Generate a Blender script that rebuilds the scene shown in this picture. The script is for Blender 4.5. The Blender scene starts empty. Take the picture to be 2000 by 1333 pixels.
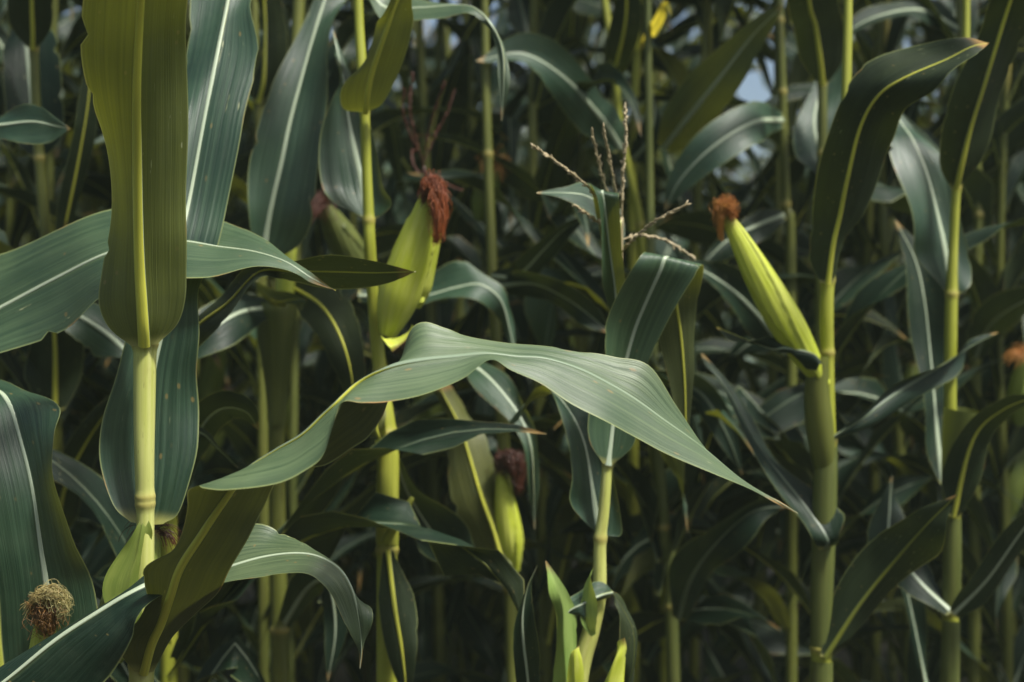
import bpy, math, random
import numpy as np
from mathutils import Vector

SC = bpy.context.scene
COL = SC.collection
rng = random.Random(7)

# ------------------------------------------------------------------ camera, sky, sun, exposure
CAM_Z = 1.25
cd = bpy.data.cameras.new("camera")
cd.lens = 50.0; cd.sensor_width = 36.0
cd.clip_start = 0.05; cd.clip_end = 500.0
cd.dof.use_dof = True; cd.dof.focus_distance = 1.68; cd.dof.aperture_fstop = 3.0
cam = bpy.data.objects.new("camera", cd); COL.objects.link(cam)
cam.location = (0, 0, CAM_Z); cam.rotation_euler = (math.radians(90), 0, 0)
SC.camera = cam

SUN_EL, SUN_AZ = math.radians(60), math.radians(128)      # azimuth clockwise from +Y (the view direction)
w = bpy.data.worlds.new("World"); SC.world = w; w.use_nodes = True
nt = w.node_tree
sky = nt.nodes.new("ShaderNodeTexSky"); sky.sky_type = 'NISHITA'; sky.sun_disc = False
sky.sun_elevation = SUN_EL; sky.sun_rotation = SUN_AZ
sky.air_density = 1.0; sky.dust_density = 4.0; sky.ozone_density = 1.0
bg = nt.nodes["Background"]; bg.inputs[1].default_value = 0.085
nt.links.new(sky.outputs[0], bg.inputs[0])
sd = bpy.data.lights.new("sun", 'SUN'); sd.energy = 3.8; sd.angle = math.radians(9); sd.color = (1.0, 0.97, 0.90)
sun = bpy.data.objects.new("sun", sd); COL.objects.link(sun)
dirv = Vector((math.sin(SUN_AZ) * math.cos(SUN_EL), math.cos(SUN_AZ) * math.cos(SUN_EL), math.sin(SUN_EL)))
sun.rotation_euler = dirv.to_track_quat('Z', 'Y').to_euler()
SC.view_settings.view_transform = 'Standard'; SC.view_settings.look = 'None'
SC.view_settings.gamma = 1.0; SC.view_settings.use_curve_mapping = False
SC.view_settings.exposure = 0.86
SC.cycles.max_bounces = 8; SC.cycles.transmission_bounces = 6; SC.cycles.diffuse_bounces = 5

# ------------------------------------------------------------------ materials
class NB:
    def __init__(s, name):
        s.m = bpy.data.materials.new(name); s.m.use_nodes = True
        s.t = s.m.node_tree; s.t.nodes.clear()
        s.out = s.n("ShaderNodeOutputMaterial")
    def n(s, t, **k):
        x = s.t.nodes.new(t)
        for a, b in k.items(): setattr(x, a, b)
        return x
    def l(s, a, b): s.t.links.new(a, b)
    def inp(s, sock, v):
        if hasattr(v, "is_output"): s.l(v, sock)
        elif isinstance(v, (tuple, list)) and sock.type == 'RGBA': sock.default_value = (*v[:3], 1)
        else: sock.default_value = v
    def math(s, op, a, b=0.0, c=0.0, clamp=False):
        x = s.n("ShaderNodeMath", operation=op, use_clamp=clamp)
        s.inp(x.inputs[0], a); s.inp(x.inputs[1], b)
        if op in ('MULTIPLY_ADD', 'COMPARE', 'SMOOTH_MIN'): s.inp(x.inputs[2], c)
        return x.outputs[0]
    def rng(s, v, a, b, c=0.0, d=1.0):
        x = s.n("ShaderNodeMapRange", clamp=True, interpolation_type='SMOOTHSTEP')
        s.inp(x.inputs[0], v)
        for i, q in enumerate((a, b, c, d)): x.inputs[1 + i].default_value = q
        return x.outputs[0]
    def mix(s, f, a, b, mode='MIX'):
        x = s.n("ShaderNodeMix", data_type='RGBA', blend_type=mode)
        s.inp(x.inputs[0], f); s.inp(x.inputs[6], a); s.inp(x.inputs[7], b)
        return x.outputs[2]
    def noise(s, vec, scale, detail=3.0, rough=0.5, w=None):
        x = s.n("ShaderNodeTexNoise", noise_dimensions='4D' if w is not None else '3D')
        s.l(vec, x.inputs['Vector']); x.inputs['Scale'].default_value = scale
        x.inputs['Detail'].default_value = detail; x.inputs['Roughness'].default_value = rough
        if w is not None: s.l(w, x.inputs['W'])
        return x.outputs[0]
    def comb(s, x, y, z=0.0):
        c = s.n("ShaderNodeCombineXYZ")
        s.inp(c.inputs[0], x); s.inp(c.inputs[1], y); s.inp(c.inputs[2], z)
        return c.outputs[0]
    def uv(s):
        u = s.n("ShaderNodeUVMap"); u.uv_map = "UVMap"
        sp = s.n("ShaderNodeSeparateXYZ"); s.l(u.outputs[0], sp.inputs[0])
        return sp.outputs[0], sp.outputs[1]
    def rand(s): return s.n("ShaderNodeObjectInfo").outputs['Random']
    def finish(s, col, rough, bump=None, bump_str=0.2, bump_dist=0.002, trans=None, tcol=None, spec=0.5, coat=0.0):
        p = s.n("ShaderNodeBsdfPrincipled")
        s.inp(p.inputs['Base Color'], col); s.inp(p.inputs['Roughness'], rough)
        s.inp(p.inputs['Specular IOR Level'], spec)
        if bump is not None:
            b = s.n("ShaderNodeBump"); b.inputs['Strength'].default_value = bump_str
            b.inputs['Distance'].default_value = bump_dist
            s.l(bump, b.inputs['Height']); s.l(b.outputs[0], p.inputs['Normal'])
        res = p.outputs[0]
        if trans is not None:
            t = s.n("ShaderNodeBsdfTranslucent"); s.inp(t.inputs[0], tcol)
            mx = s.n("ShaderNodeMixShader"); s.inp(mx.inputs[0], trans)
            s.l(res, mx.inputs[1]); s.l(t.outputs[0], mx.inputs[2]); res = mx.outputs[0]
        s.l(res, s.out.inputs[0])
        return s.m

def leaf_material(name, up_a, up_b, lo_a, lo_b, tr_col, trans=0.38, dry=0.0, spec=0.58):
    b = NB(name)
    u, v = b.uv(); r = b.rand()
    rw = b.math('MULTIPLY', r, 37.0)
    e = b.math('SUBTRACT', 0.5, b.math('ABSOLUTE', b.math('SUBTRACT', u, 0.5)))
    streak = b.noise(b.comb(b.math('MULTIPLY', u, 34.0), b.math('MULTIPLY', v, 2.2)), 1.0, 3.0, 0.6, rw)
    fine = b.noise(b.comb(b.math('MULTIPLY', u, 130.0), b.math('MULTIPLY', v, 3.0)), 1.0, 1.0, 0.5, rw)
    tc = b.n("ShaderNodeTexCoord").outputs['Object']
    blotch = b.noise(tc, 9.0, 3.0, 0.55, rw)
    veins = b.math('SINE', b.math('MULTIPLY', u, 2 * math.pi * 26))
    geo = b.n("ShaderNodeNewGeometry"); back = geo.outputs['Backfacing']
    f = b.math('ADD', b.math('MULTIPLY', streak, 0.55), b.math('MULTIPLY', blotch, 0.45))
    f = b.rng(f, 0.38, 0.62)
    up = b.mix(f, up_a, up_b); lo = b.mix(f, lo_a, lo_b)
    col = b.mix(back, up, lo)
    # fine parallel venation
    vv = b.math('ADD', b.math('MULTIPLY', veins, 0.012), b.math('MULTIPLY', b.math('SUBTRACT', fine, 0.5), 0.5))
    vv = b.math('ADD', vv, 1.0)
    hsv = b.n("ShaderNodeHueSaturation"); b.l(vv, hsv.inputs['Value']); b.l(col, hsv.inputs['Color'])
    b.l(b.math('MULTIPLY_ADD', r, 0.03, 0.485), hsv.inputs['Hue'])
    col = hsv.outputs[0]
    # brighter tissue flanking the midrib
    col = b.mix(b.math('MULTIPLY', b.rng(e, 0.5, 0.43, 1.0, 0.0), 0.0 if False else 0.25), col, (0.16, 0.20, 0.07))
    # pale grazing scars, broken dashes along the veins
    vo = b.noise(b.comb(b.math('MULTIPLY', u, 22.0), b.math('MULTIPLY', v, 26.0)), 1.0, 2.0, 0.6, rw)
    gate = b.rng(b.noise(tc, 6.0, 1.0, 0.5, rw), 0.60, 0.66)
    scar = b.math('MULTIPLY', b.rng(vo, 0.66, 0.70), gate)
    col = b.mix(b.math('MULTIPLY', scar, 0.7), col, (0.40, 0.42, 0.22))
    sp = b.n("ShaderNodeTexVoronoi"); sp.inputs['Scale'].default_value = 1.0
    b.l(b.comb(b.math('MULTIPLY', u, 9.0), b.math('MULTIPLY_ADD', v, 42.0, rw)), sp.inputs['Vector'])
    cell = b.noise(sp.outputs['Position'], 3.1, 0.0, 0.5, rw)
    spot = b.math('MULTIPLY', b.rng(sp.outputs['Distance'], 0.10, 0.20, 1.0, 0.0), b.rng(cell, 0.60, 0.63))
    col = b.mix(b.math('MULTIPLY', spot, 0.75), col, (0.20, 0.15, 0.05))
    dust = b.rng(b.noise(tc, 30.0, 4.0, 0.65, rw), 0.45, 0.8)
    col = b.mix(b.math('MULTIPLY', dust, 0.16), col, (0.09, 0.115, 0.07))
    # thin pale margin, yellow-brown in places
    mn = b.noise(b.comb(b.math('MULTIPLY', v, 9.0), u), 1.0, 2.0, 0.6, rw)
    mcol = b.mix(b.rng(mn, 0.55, 0.68), (0.24, 0.28, 0.10), (0.38, 0.20, 0.06))
    ew = b.rng(e, 0.004, 0.016, 1.0, 0.0)
    col = b.mix(b.math('MULTIPLY', ew, 0.8), col, mcol)
    # collar and dry tip
    col = b.mix(b.rng(v, 0.0, 0.02, 1.0, 0.0), col, (0.33, 0.33, 0.10))
    tipf = b.rng(b.math('ADD', v, b.math('MULTIPLY', mn, 0.04)), 0.965 - dry, 1.0 - dry * 0.6)
    col = b.mix(tipf, col, (0.33, 0.20, 0.06))
    tcol = b.mix(f, tr_col, tuple(c * 1.35 for c in tr_col))
    tcol = b.mix(b.math('MULTIPLY', ew, 0.7), tcol, (0.5, 0.5, 0.1))
    core = b.rng(e, 0.472, 0.488)
    tcol = b.mix(core, tcol, (0.62, 0.60, 0.06))
    trans = b.math('MULTIPLY_ADD', core, 0.55, trans)
    rough = b.math('ADD', b.math('MULTIPLY', streak, 0.25), b.math('MULTIPLY_ADD', back, 0.10, 0.33))
    wide = b.noise(b.comb(b.math('MULTIPLY', u, 11.0), b.math('MULTIPLY', v, 1.6)), 1.0, 2.0, 0.5, rw)
    h = b.math('ADD', b.math('MULTIPLY', wide, 2.2), b.math('ADD', b.math('MULTIPLY', streak, 1.0), b.math('MULTIPLY', fine, 0.8)))
    return b.finish(col, rough, h, 0.42, 0.0020, trans, tcol, spec)

def rib_material(name, top, low, trans=0.5):
    b = NB(name); u, v = b.uv()
    n = b.noise(b.comb(b.math('MULTIPLY', u, 14.0), b.math('MULTIPLY', v, 5.0)), 1.0, 2.0)
    low_side = b.rng(u, 0.49, 0.51)
    col = b.mix(low_side, top, low)
    col = b.mix(b.math('MULTIPLY', b.rng(n, 0.35, 0.7), 0.35), col, (0.16, 0.2, 0.06))
    return b.finish(col, 0.4, n, 0.15, 0.001, 0.14, (0.75, 0.72, 0.08), 0.4)

def stalk_material(name, ca, cb):
    b = NB(name); u, v = b.uv(); r = b.rand()
    rw = b.math('MULTIPLY', r, 19.0)
    n = b.noise(b.comb(b.math('MULTIPLY', u, 18.0), b.math('MULTIPLY', v, 4.0)), 1.0, 3.0, 0.6, rw)
    big = b.noise(b.comb(b.math('MULTIPLY', u, 2.0), b.math('MULTIPLY', v, 5.0)), 1.0, 2.0, 0.5, rw)
    col = b.mix(b.rng(b.math('MULTIPLY_ADD', n, 0.5, b.math('MULTIPLY', big, 0.5)), 0.35, 0.65), ca, cb)
    stain = b.rng(b.noise(b.comb(b.math('MULTIPLY', u, 3.0), b.math('MULTIPLY', v, 9.0)), 1.0, 4.0, 0.65, b.math('ADD', rw, 5.0)), 0.52, 0.70)
    col = b.mix(b.math('MULTIPLY', stain, 0.45), col, tuple(c * k for c, k in zip(ca, (.62, .45, .55))))
    at = b.n("ShaderNodeAttribute"); at.attribute_name = "ring"
    col = b.mix(b.math('MULTIPLY', at.outputs['Fac'], 0.75), col, (0.36, 0.30, 0.08))
    spk = b.rng(b.noise(b.comb(b.math('MULTIPLY', u, 40.0), b.math('MULTIPLY', v, 60.0)), 1.0, 2.0, 0.6, rw), 0.66, 0.72)
    col = b.mix(b.math('MULTIPLY', spk, 0.5), col, (0.12, 0.09, 0.03))
    return b.finish(col, b.math('MULTIPLY_ADD', n, 0.3, 0.3), n, 0.3, 0.0012, 0.12, (0.3, 0.36, 0.04), 0.45)

def husk_material(name, ca, cb):
    b = NB(name); u, v = b.uv(); r = b.rand()
    rw = b.math('MULTIPLY', r, 23.0)
    n = b.noise(b.comb(b.math('MULTIPLY', u, 46.0), b.math('MULTIPLY', v, 2.0)), 1.0, 3.0, 0.6, rw)
    big = b.noise(b.comb(b.math('MULTIPLY', u, 4.0), b.math('MULTIPLY', v, 3.0)), 1.0, 3.0, 0.55, rw)
    col = b.mix(b.rng(b.math('MULTIPLY_ADD', n, 0.5, b.math('MULTIPLY', big, 0.5)), 0.36, 0.64), ca, cb)
    spk = b.rng(b.noise(b.comb(b.math('MULTIPLY', u, 30.0), b.math('MULTIPLY', v, 24.0)), 1.0, 2.0, 0.6, rw), 0.69, 0.74)
    col = b.mix(b.math('MULTIPLY', spk, 0.45), col, (0.14, 0.11, 0.03))
    col = b.mix(b.rng(v, 0.9, 1.0), col, (0.22, 0.14, 0.04))
    return b.finish(col, 0.42, n, 0.5, 0.002, 0.20, (0.52, 0.60, 0.08), 0.40)

def hair_material(name, ca, cb):
    b = NB(name); u, v = b.uv()
    n = b.noise(b.comb(b.math('MULTIPLY', u, 60.0), b.math('MULTIPLY', v, 3.0)), 1.0, 2.0)
    col = b.mix(b.rng(b.math('ADD', b.math('MULTIPLY', v, 0.6), b.math('MULTIPLY', n, 0.6)), 0.3, 0.9), ca, cb)
    return b.finish(col, 0.5, None, trans=0.2, tcol=cb)

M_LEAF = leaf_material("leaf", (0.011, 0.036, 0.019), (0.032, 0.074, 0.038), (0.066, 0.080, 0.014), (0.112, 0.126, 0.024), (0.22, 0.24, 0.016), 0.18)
M_LEAFD = leaf_material("shaded_leaf", (0.005, 0.015, 0.008), (0.013, 0.030, 0.016), (0.011, 0.020, 0.007), (0.022, 0.034, 0.010), (0.040, 0.055, 0.008), 0.12, spec=0.26)  # leaf colour darkened to carry the shade of the inner rows
M_LEAFP = leaf_material("lit_leaf", (0.044, 0.080, 0.036), (0.098, 0.145, 0.066), (0.035, 0.044, 0.010), (0.060, 0.070, 0.016), (0.15, 0.17, 0.014), 0.12)  # leaf colour lightened to stand in for strong light on the upper side
M_LEAFM = leaf_material("half_lit_leaf", (0.024, 0.056, 0.026), (0.060, 0.105, 0.048), (0.036, 0.048, 0.010), (0.064, 0.076, 0.015), (0.16, 0.18, 0.014), 0.16)  # lightened less: painted light for the half-bright leaves
M_LEAFY = leaf_material("yellow_leaf", (0.25, 0.22, 0.03), (0.4, 0.34, 0.05), (0.25, 0.22, 0.03), (0.4, 0.34, 0.05), (0.6, 0.5, 0.04), 0.5)
M_RIB = rib_material("midrib", (0.42, 0.50, 0.36), (0.64, 0.64, 0.08))
M_RIBD = rib_material("shaded_midrib", (0.11, 0.15, 0.11), (0.16, 0.18, 0.022))  # midrib darkened, shade of the rows behind put into its colour
M_RIBS = rib_material("soft_midrib", (0.20, 0.27, 0.19), (0.64, 0.64, 0.08))
M_STALK = stalk_material("stalk", (0.25, 0.28, 0.022), (0.38, 0.40, 0.055))
M_STALKP = stalk_material("pale_stalk", (0.42, 0.46, 0.10), (0.56, 0.58, 0.20))
M_STALKD = stalk_material("shaded_stalk", (0.085, 0.10, 0.016), (0.15, 0.165, 0.032))  # stalk colour darkened as painted shade for the rows behind
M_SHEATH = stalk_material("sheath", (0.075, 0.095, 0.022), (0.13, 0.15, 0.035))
M_HUSK = husk_material("husk", (0.46, 0.54, 0.030), (0.60, 0.65, 0.130))
M_HUSKG = husk_material("green_husk", (0.17, 0.28, 0.06), (0.30, 0.42, 0.11))
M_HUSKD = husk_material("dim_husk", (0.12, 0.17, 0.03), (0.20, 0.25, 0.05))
M_SILKR = hair_material("red_silk", (0.15, 0.032, 0.010), (0.38, 0.10, 0.024))
M_SILKD = hair_material("dark_silk", (0.05, 0.014, 0.008), (0.10, 0.025, 0.010))
M_SILKO = hair_material("orange_silk", (0.36, 0.12, 0.018), (0.56, 0.26, 0.05))
M_SILKB = hair_material("brown_silk", (0.10, 0.045, 0.012), (0.26, 0.13, 0.03))
M_SILKP = hair_material("pale_silk", (0.30, 0.22, 0.07), (0.52, 0.48, 0.20))
M_TASSEL = hair_material("tassel", (0.34, 0.28, 0.15), (0.55, 0.46, 0.28))

# ------------------------------------------------------------------ mesh helpers
def P(px, py, d):
    """a point d metres in front of the lens, seen at photo pixel px, py (2000 x 1333)"""
    k = 0.72 * d / 2000.0
    return np.array([(px - 1000.0) * k, d, CAM_Z - (py - 666.5) * k])

def catmull(pts, n):
    pts = np.asarray(pts, float)
    if len(pts) == 2:
        t = np.linspace(0, 1, n + 1)[:, None]
        return pts[0] * (1 - t) + pts[1] * t
    sh = pts.shape
    pts = pts.reshape(sh[0], -1)
    ext = np.vstack([2 * pts[0] - pts[1], pts, 2 * pts[-1] - pts[-2]])
    out = []
    for i in range(1, len(ext) - 2):
        p0, p1, p2, p3 = ext[i - 1], ext[i], ext[i + 1], ext[i + 2]
        for t in np.arange(n) / n:
            out.append(0.5 * (2 * p1 + (p2 - p0) * t + (2 * p0 - 5 * p1 + 4 * p2 - p3) * t * t + (3 * p1 - p0 - 3 * p2 + p3) * t ** 3))
    out.append(ext[-2])
    return np.array(out).reshape(-1, *sh[1:])

def build(name, verts, faces, uvs, mat, parent=None, origin=(0, 0, 0), ring=None, smooth=True):
    me = bpy.data.meshes.new(name)
    v = np.asarray(verts, float) - np.asarray(origin, float)
    me.from_pydata(v.tolist(), [], faces)
    ul = me.uv_layers.new(name="UVMap")
    li = np.empty(len(me.loops), dtype=np.int32); me.loops.foreach_get("vertex_index", li)
    uv = np.asarray(uvs, float)
    if len(uv) == len(v): ul.data.foreach_set("uv", uv[li].ravel())
    else: ul.data.foreach_set("uv", uv.ravel())
    if ring is not None:
        a = me.attributes.new("ring", 'FLOAT', 'POINT'); a.data.foreach_set("value", np.asarray(ring, float))
    if smooth: me.polygons.foreach_set("use_smooth", [True] * len(me.polygons))
    me.materials.append(mat); me.update()
    o = bpy.data.objects.new(name, me); COL.objects.link(o)
    if parent is not None: o.parent = parent
    return o

def thing(name, label, cat, loc=(0, 0, 0), group=None):
    o = bpy.data.objects.new(name, None); COL.objects.link(o)
    o.empty_display_size = 0.1; o.location = loc
    o['label'] = label; o['category'] = cat
    if group: o['group'] = group
    return o

def grid_mesh(g):
    R, C = g.shape[:2]
    faces = []
    for i in range(R - 1):
        for j in range(C - 1):
            a = i * C + j
            faces.append((a, a + 1, a + C + 1, a + C))
    L = np.zeros(R)
    mid = g[:, C // 2]
    L[1:] = np.cumsum(np.linalg.norm(np.diff(mid, axis=0), axis=1)); tot = max(L[-1], 1e-6)
    uv = np.array([(j / (C - 1), L[i] / tot) for i in range(R) for j in range(C)])
    return faces, uv, L, tot

def grid_normals(g):
    dv = np.gradient(g, axis=0); du = np.gradient(g, axis=1)
    n = np.cross(du, dv)
    return n / np.maximum(np.linalg.norm(n, axis=2, keepdims=True), 1e-9)

def make_leaf(parent, grid, origin, mat, rmat, ripple=0.004, seed=0, rib=0.0048, rib_from=0.0, name='leaf', flip=None):
    """grid: rows x columns of points from collar to tip; columns run so that u x v faces the upper side"""
    g = np.array(grid, float); R, C = g.shape[:2]
    if flip: g = g[:, ::-1].copy()
    n = grid_normals(g)
    r = random.Random(seed)
    faces, uv, L, tot = grid_mesh(g)
    u = np.linspace(-1, 1, C)[None, :, None]
    s = (L / tot)[:, None, None]
    env = np.clip(s * 6, 0, 1) * np.clip((1 - s) * 5, 0, 1)
    disp = 0
    for k in range(4):
        f = r.uniform(2.0, 13.0) * tot / 0.7; ph = r.uniform(0, 6.28); ph2 = r.uniform(0, 6.28)
        side = np.where(u > 0, ph, ph2)
        disp = disp + np.sin(s * f * 2 + side) * r.uniform(0.4, 1.0)
    buck = 0
    for k in range(3):
        f = r.uniform(3.0, 9.0) * tot / 0.7; ph = r.uniform(0, 6.28); ph2 = ph + r.uniform(1.0, 3.0)
        buck = buck + np.sin(s * f * 2 + np.where(u > 0, ph, ph2) + u * r.uniform(-1.5, 1.5)) * r.uniform(.4, 1)
    g = g + n * buck * env * (np.abs(u) * 0.5 + np.abs(u) ** 1.5 * .5) * ripple * 2.9
    g = g + n * disp * env * np.abs(u) ** 2.5 * ripple
    # nicks and tears along the margins
    for cI, cJ in ((0, 1), (C - 1, C - 2)):
        for k in range(r.randint(2, 7)):
            q = r.uniform(.12, .97); wd = r.uniform(.003, .012); dp = r.uniform(.15, .9) if C > 9 else r.uniform(.05, .3)
            a = np.exp(-((L / tot - q) / wd) ** 2)[:, None] * dp
            g[:, cI] = g[:, cI] * (1 - a) + g[:, cJ] * a
    n = grid_normals(g)
    o = build(name, g.reshape(-1, 3), faces, uv, mat, parent, origin)
    if rib > 0:
        c = C // 2
        m = g[:, c]; nn = n[:, c]
        t = np.gradient(m, axis=0); t /= np.maximum(np.linalg.norm(t, axis=1, keepdims=True), 1e-9)
        b = np.cross(nn, t)
        wl = np.linalg.norm(g[:, -1] - g[:, 0], axis=1)
        K = 8; vs = []; us = []
        i0 = 0
        for i in range(R):
            q = L[i] / tot
            hw = min(rib * ((1 - q) ** 0.85) + 0.0004, 0.35 * wl[i] + 0.0002)
            for k in range(K):
                a = 2 * math.pi * (k + 0.5) / K
                ca, sa = math.cos(a), math.sin(a)
                ht = hw * (0.30 if sa > 0 else 0.75)
                vs.append(m[i] + b[i] * hw * ca + nn[i] * ht * sa); us.append(((k + 0.5) / K, q))
        fs = [(i * K + k, i * K + (k + 1) % K, (i + 1) * K + (k + 1) % K, (i + 1) * K + k) for i in range(R - 1) for k in range(K)]
        build('midrib', vs, fs, us, rmat, o, origin)
    return o

def across(cols, M):
    """cols: (R,K,3) -> (R,M,3) smooth cross sections"""
    R, K = cols.shape[:2]
    if K == 3:
        u = np.linspace(-1, 1, M)[None, :, None]
        l, m, r = cols[:, 0:1], cols[:, 1:2], cols[:, 2:3]
        k = 1.35                                  # the halves keep a slight crease at the midrib
        au = np.abs(u)
        return m + np.where(u < 0, (l - m), (r - m)) * (au * 0.55 + au ** 2 * 0.45) + u * (r - l) * 0.5 * (au - au ** 2) * 0.35
    return np.stack([catmull(cols[i], (M - 1) // (K - 1)) for i in range(R)])

def hero_leaf(plant, st, face='U', mat=None, rmat=None, n=6, M=15, ripple=0.004, seed=None, rib=0.0048, name='leaf', order=None):
    """st rows: (lx,ly, mx,my, rx,ry, d[, dl, dr]) or (x, y, d) for a pointed tip"""
    rows = []
    for s in st:
        if len(s) == 3:
            p = P(*s); e = np.array([0.0006, 0, 0.0006]); rows.append([p - e, p, p + e])
        else:
            d = s[6]; dl = s[7] if len(s) > 7 else 0.0; dr = s[8] if len(s) > 8 else dl
            rows.append([P(s[0], s[1], d + dl), P(s[2], s[3], d), P(s[4], s[5], d + dr)])
    c = catmull(np.array(rows), n)
    g = across(c, M)
    nn = grid_normals(g)
    to = np.array([0, 0, CAM_Z]) - g
    area = np.linalg.norm(np.cross(np.gradient(g, axis=1), np.gradient(g, axis=0)), axis=2)
    toward = (np.sign((nn * to).sum(2)) * area).sum() > 0
    fl = toward != (face == 'U')
    return make_leaf(plant, g, plant.location, mat or M_LEAF, rmat or M_RIB, ripple, seed if seed is not None else rng.randint(0, 9999), rib, name=name, flip=fl)

def arc_leaf(plant, mids, W, face='U', mat=None, rmat=None, tilt=0.3, d_fold=0.0, ripple=0.004, rib=0.0042, skew=0.0, n=6):
    """leaf from a midline of (x,y,d) pixels, collar first; W half width in pixels; tilt = depth of margins relative to half width"""
    c = catmull(np.array(mids, float), n)
    t = np.linspace(0, 1, len(c))
    prof = np.minimum(1, 0.35 + 3.2 * t) * np.clip(1 - ((t - 0.35) / 0.65).clip(0) ** 2.2, 0.01, 1)
    dx = np.gradient(c[:, 0]); dy = np.gradient(c[:, 1]); L = np.hypot(dx, dy) + 1e-6
    rows = []
    for i in range(len(c)):
        x, y, d = c[i]; nx, ny = -dy[i] / L[i], dx[i] / L[i]
        h = W * 0.82 * prof[i]; k = 0.00036 * d
        l = P(x + nx * h * (1 + skew), y + ny * h * (1 + skew), d + h * k * (tilt + d_fold))
        r = P(x - nx * h * (1 - skew), y - ny * h * (1 - skew), d + h * k * (-tilt + d_fold))
        rows.append([l, P(x, y, d), r])
    g = across(np.array(rows), 11)
    nn = grid_normals(g); to = np.array([0, 0, CAM_Z]) - g
    toward = (nn * to).sum() > 0
    return make_leaf(plant, g, plant.location, mat or M_LEAF, rmat or M_RIB, ripple, rng.randint(0, 9999), rib, flip=toward != (face == 'U'))

def sheath_over(plant, rows, mat=None):
    """a leaf sheath wrapped round a stalk, rows (x, y, d, halfwidth px) from node to collar"""
    return tube('leaf_sheath', [P(x, y, d) for x, y, d, r in rows], [r * .00036 * d for x, y, d, r in rows], mat or M_SHEATH, plant, plant.location, 20, 6, (), .025, caps=False)

def tube(name, pts, rad, mat, parent, origin, K=14, n=6, nodes=(), flute=0.0, caps=True):
    """pts (N,3) in metres, rad per point; nodes = arc fractions with a swollen ring"""
    pr = np.hstack([np.asarray(pts, float), np.asarray(rad, float)[:, None]])
    c = catmull(pr, n) if n > 1 else pr
    m = c[:, :3]; R = c[:, 3]
    L = np.zeros(len(m)); L[1:] = np.cumsum(np.linalg.norm(np.diff(m, axis=0), axis=1))
    t = np.gradient(m, axis=0); t /= np.linalg.norm(t, axis=1, keepdims=True)
    ref = np.array([0.13, 0.99, 0.0]) if abs(t[0][1]) < 0.8 else np.array([1.0, 0, 0])
    vs, us, rg = [], [], []
    for i in range(len(m)):
        a1 = np.cross(t[i], ref); a1 /= np.linalg.norm(a1); a2 = np.cross(a1, t[i])
        k_ring = 0.0
        for q in nodes:
            k_ring = max(k_ring, math.exp(-((L[i] - q) / 0.006) ** 2))
        for k in range(K):
            a = 2 * math.pi * k / K
            rr = R[i] * (1 + 0.16 * k_ring + flute * math.cos(a * 3))
            vs.append(m[i] + (a1 * math.cos(a) + a2 * math.sin(a)) * rr); us.append((k / K, L[i])); rg.append(k_ring)
    fs = [(i * K + k, i * K + (k + 1) % K, (i + 1) * K + (k + 1) % K, (i + 1) * K + k) for i in range(len(m) - 1) for k in range(K)]
    if caps:
        fs.append(tuple(range(K - 1, -1, -1))); fs.append(tuple((len(m) - 1) * K + k for k in range(K)))
    return build(name, vs, fs, us, mat, parent, origin, ring=rg)

def hero_stalk(plant, pts, mat, nodes_px=(), name='stalk', K=16):
    """pts rows (x,y,d,halfwidth px)"""
    q = [P(x, y, d) for x, y, d, r in pts]; rad = [r * 0.00036 * d for x, y, d, r in pts]
    pr = catmull(np.hstack([np.array(q), np.array(rad)[:, None]]), 10)
    # densify round the nodes
    L = np.zeros(len(pr)); L[1:] = np.cumsum(np.linalg.norm(np.diff(pr[:, :3], axis=0), axis=1))
    nd = []
    for ny in nodes_px:
        d = pts[len(pts) // 2][2]; z = CAM_Z - (ny - 666.5) * 0.00036 * d
        nd.append(float(np.interp(z, pr[:, 2] if pr[0, 2] < pr[-1, 2] else pr[::-1, 2], L if pr[0, 2] < pr[-1, 2] else L[::-1])))
    smp = sorted(set(list(L) + [a + o for a in nd for o in (-.012, -.008, -.005, -.0025, 0, .0025, .005, .008, .012)]))
    smp = [s for s in smp if 0 <= s <= L[-1]]
    out = [smp[0]]
    for s in smp[1:]:
        if s - out[-1] > 0.0008: out.append(s)
    q2 = np.array([[np.interp(s, L, pr[:, k]) for k in range(4)] for s in out])
    return tube(name, q2[:, :3], q2[:, 3], mat, plant, plant.location, K, 1, nd)

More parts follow.
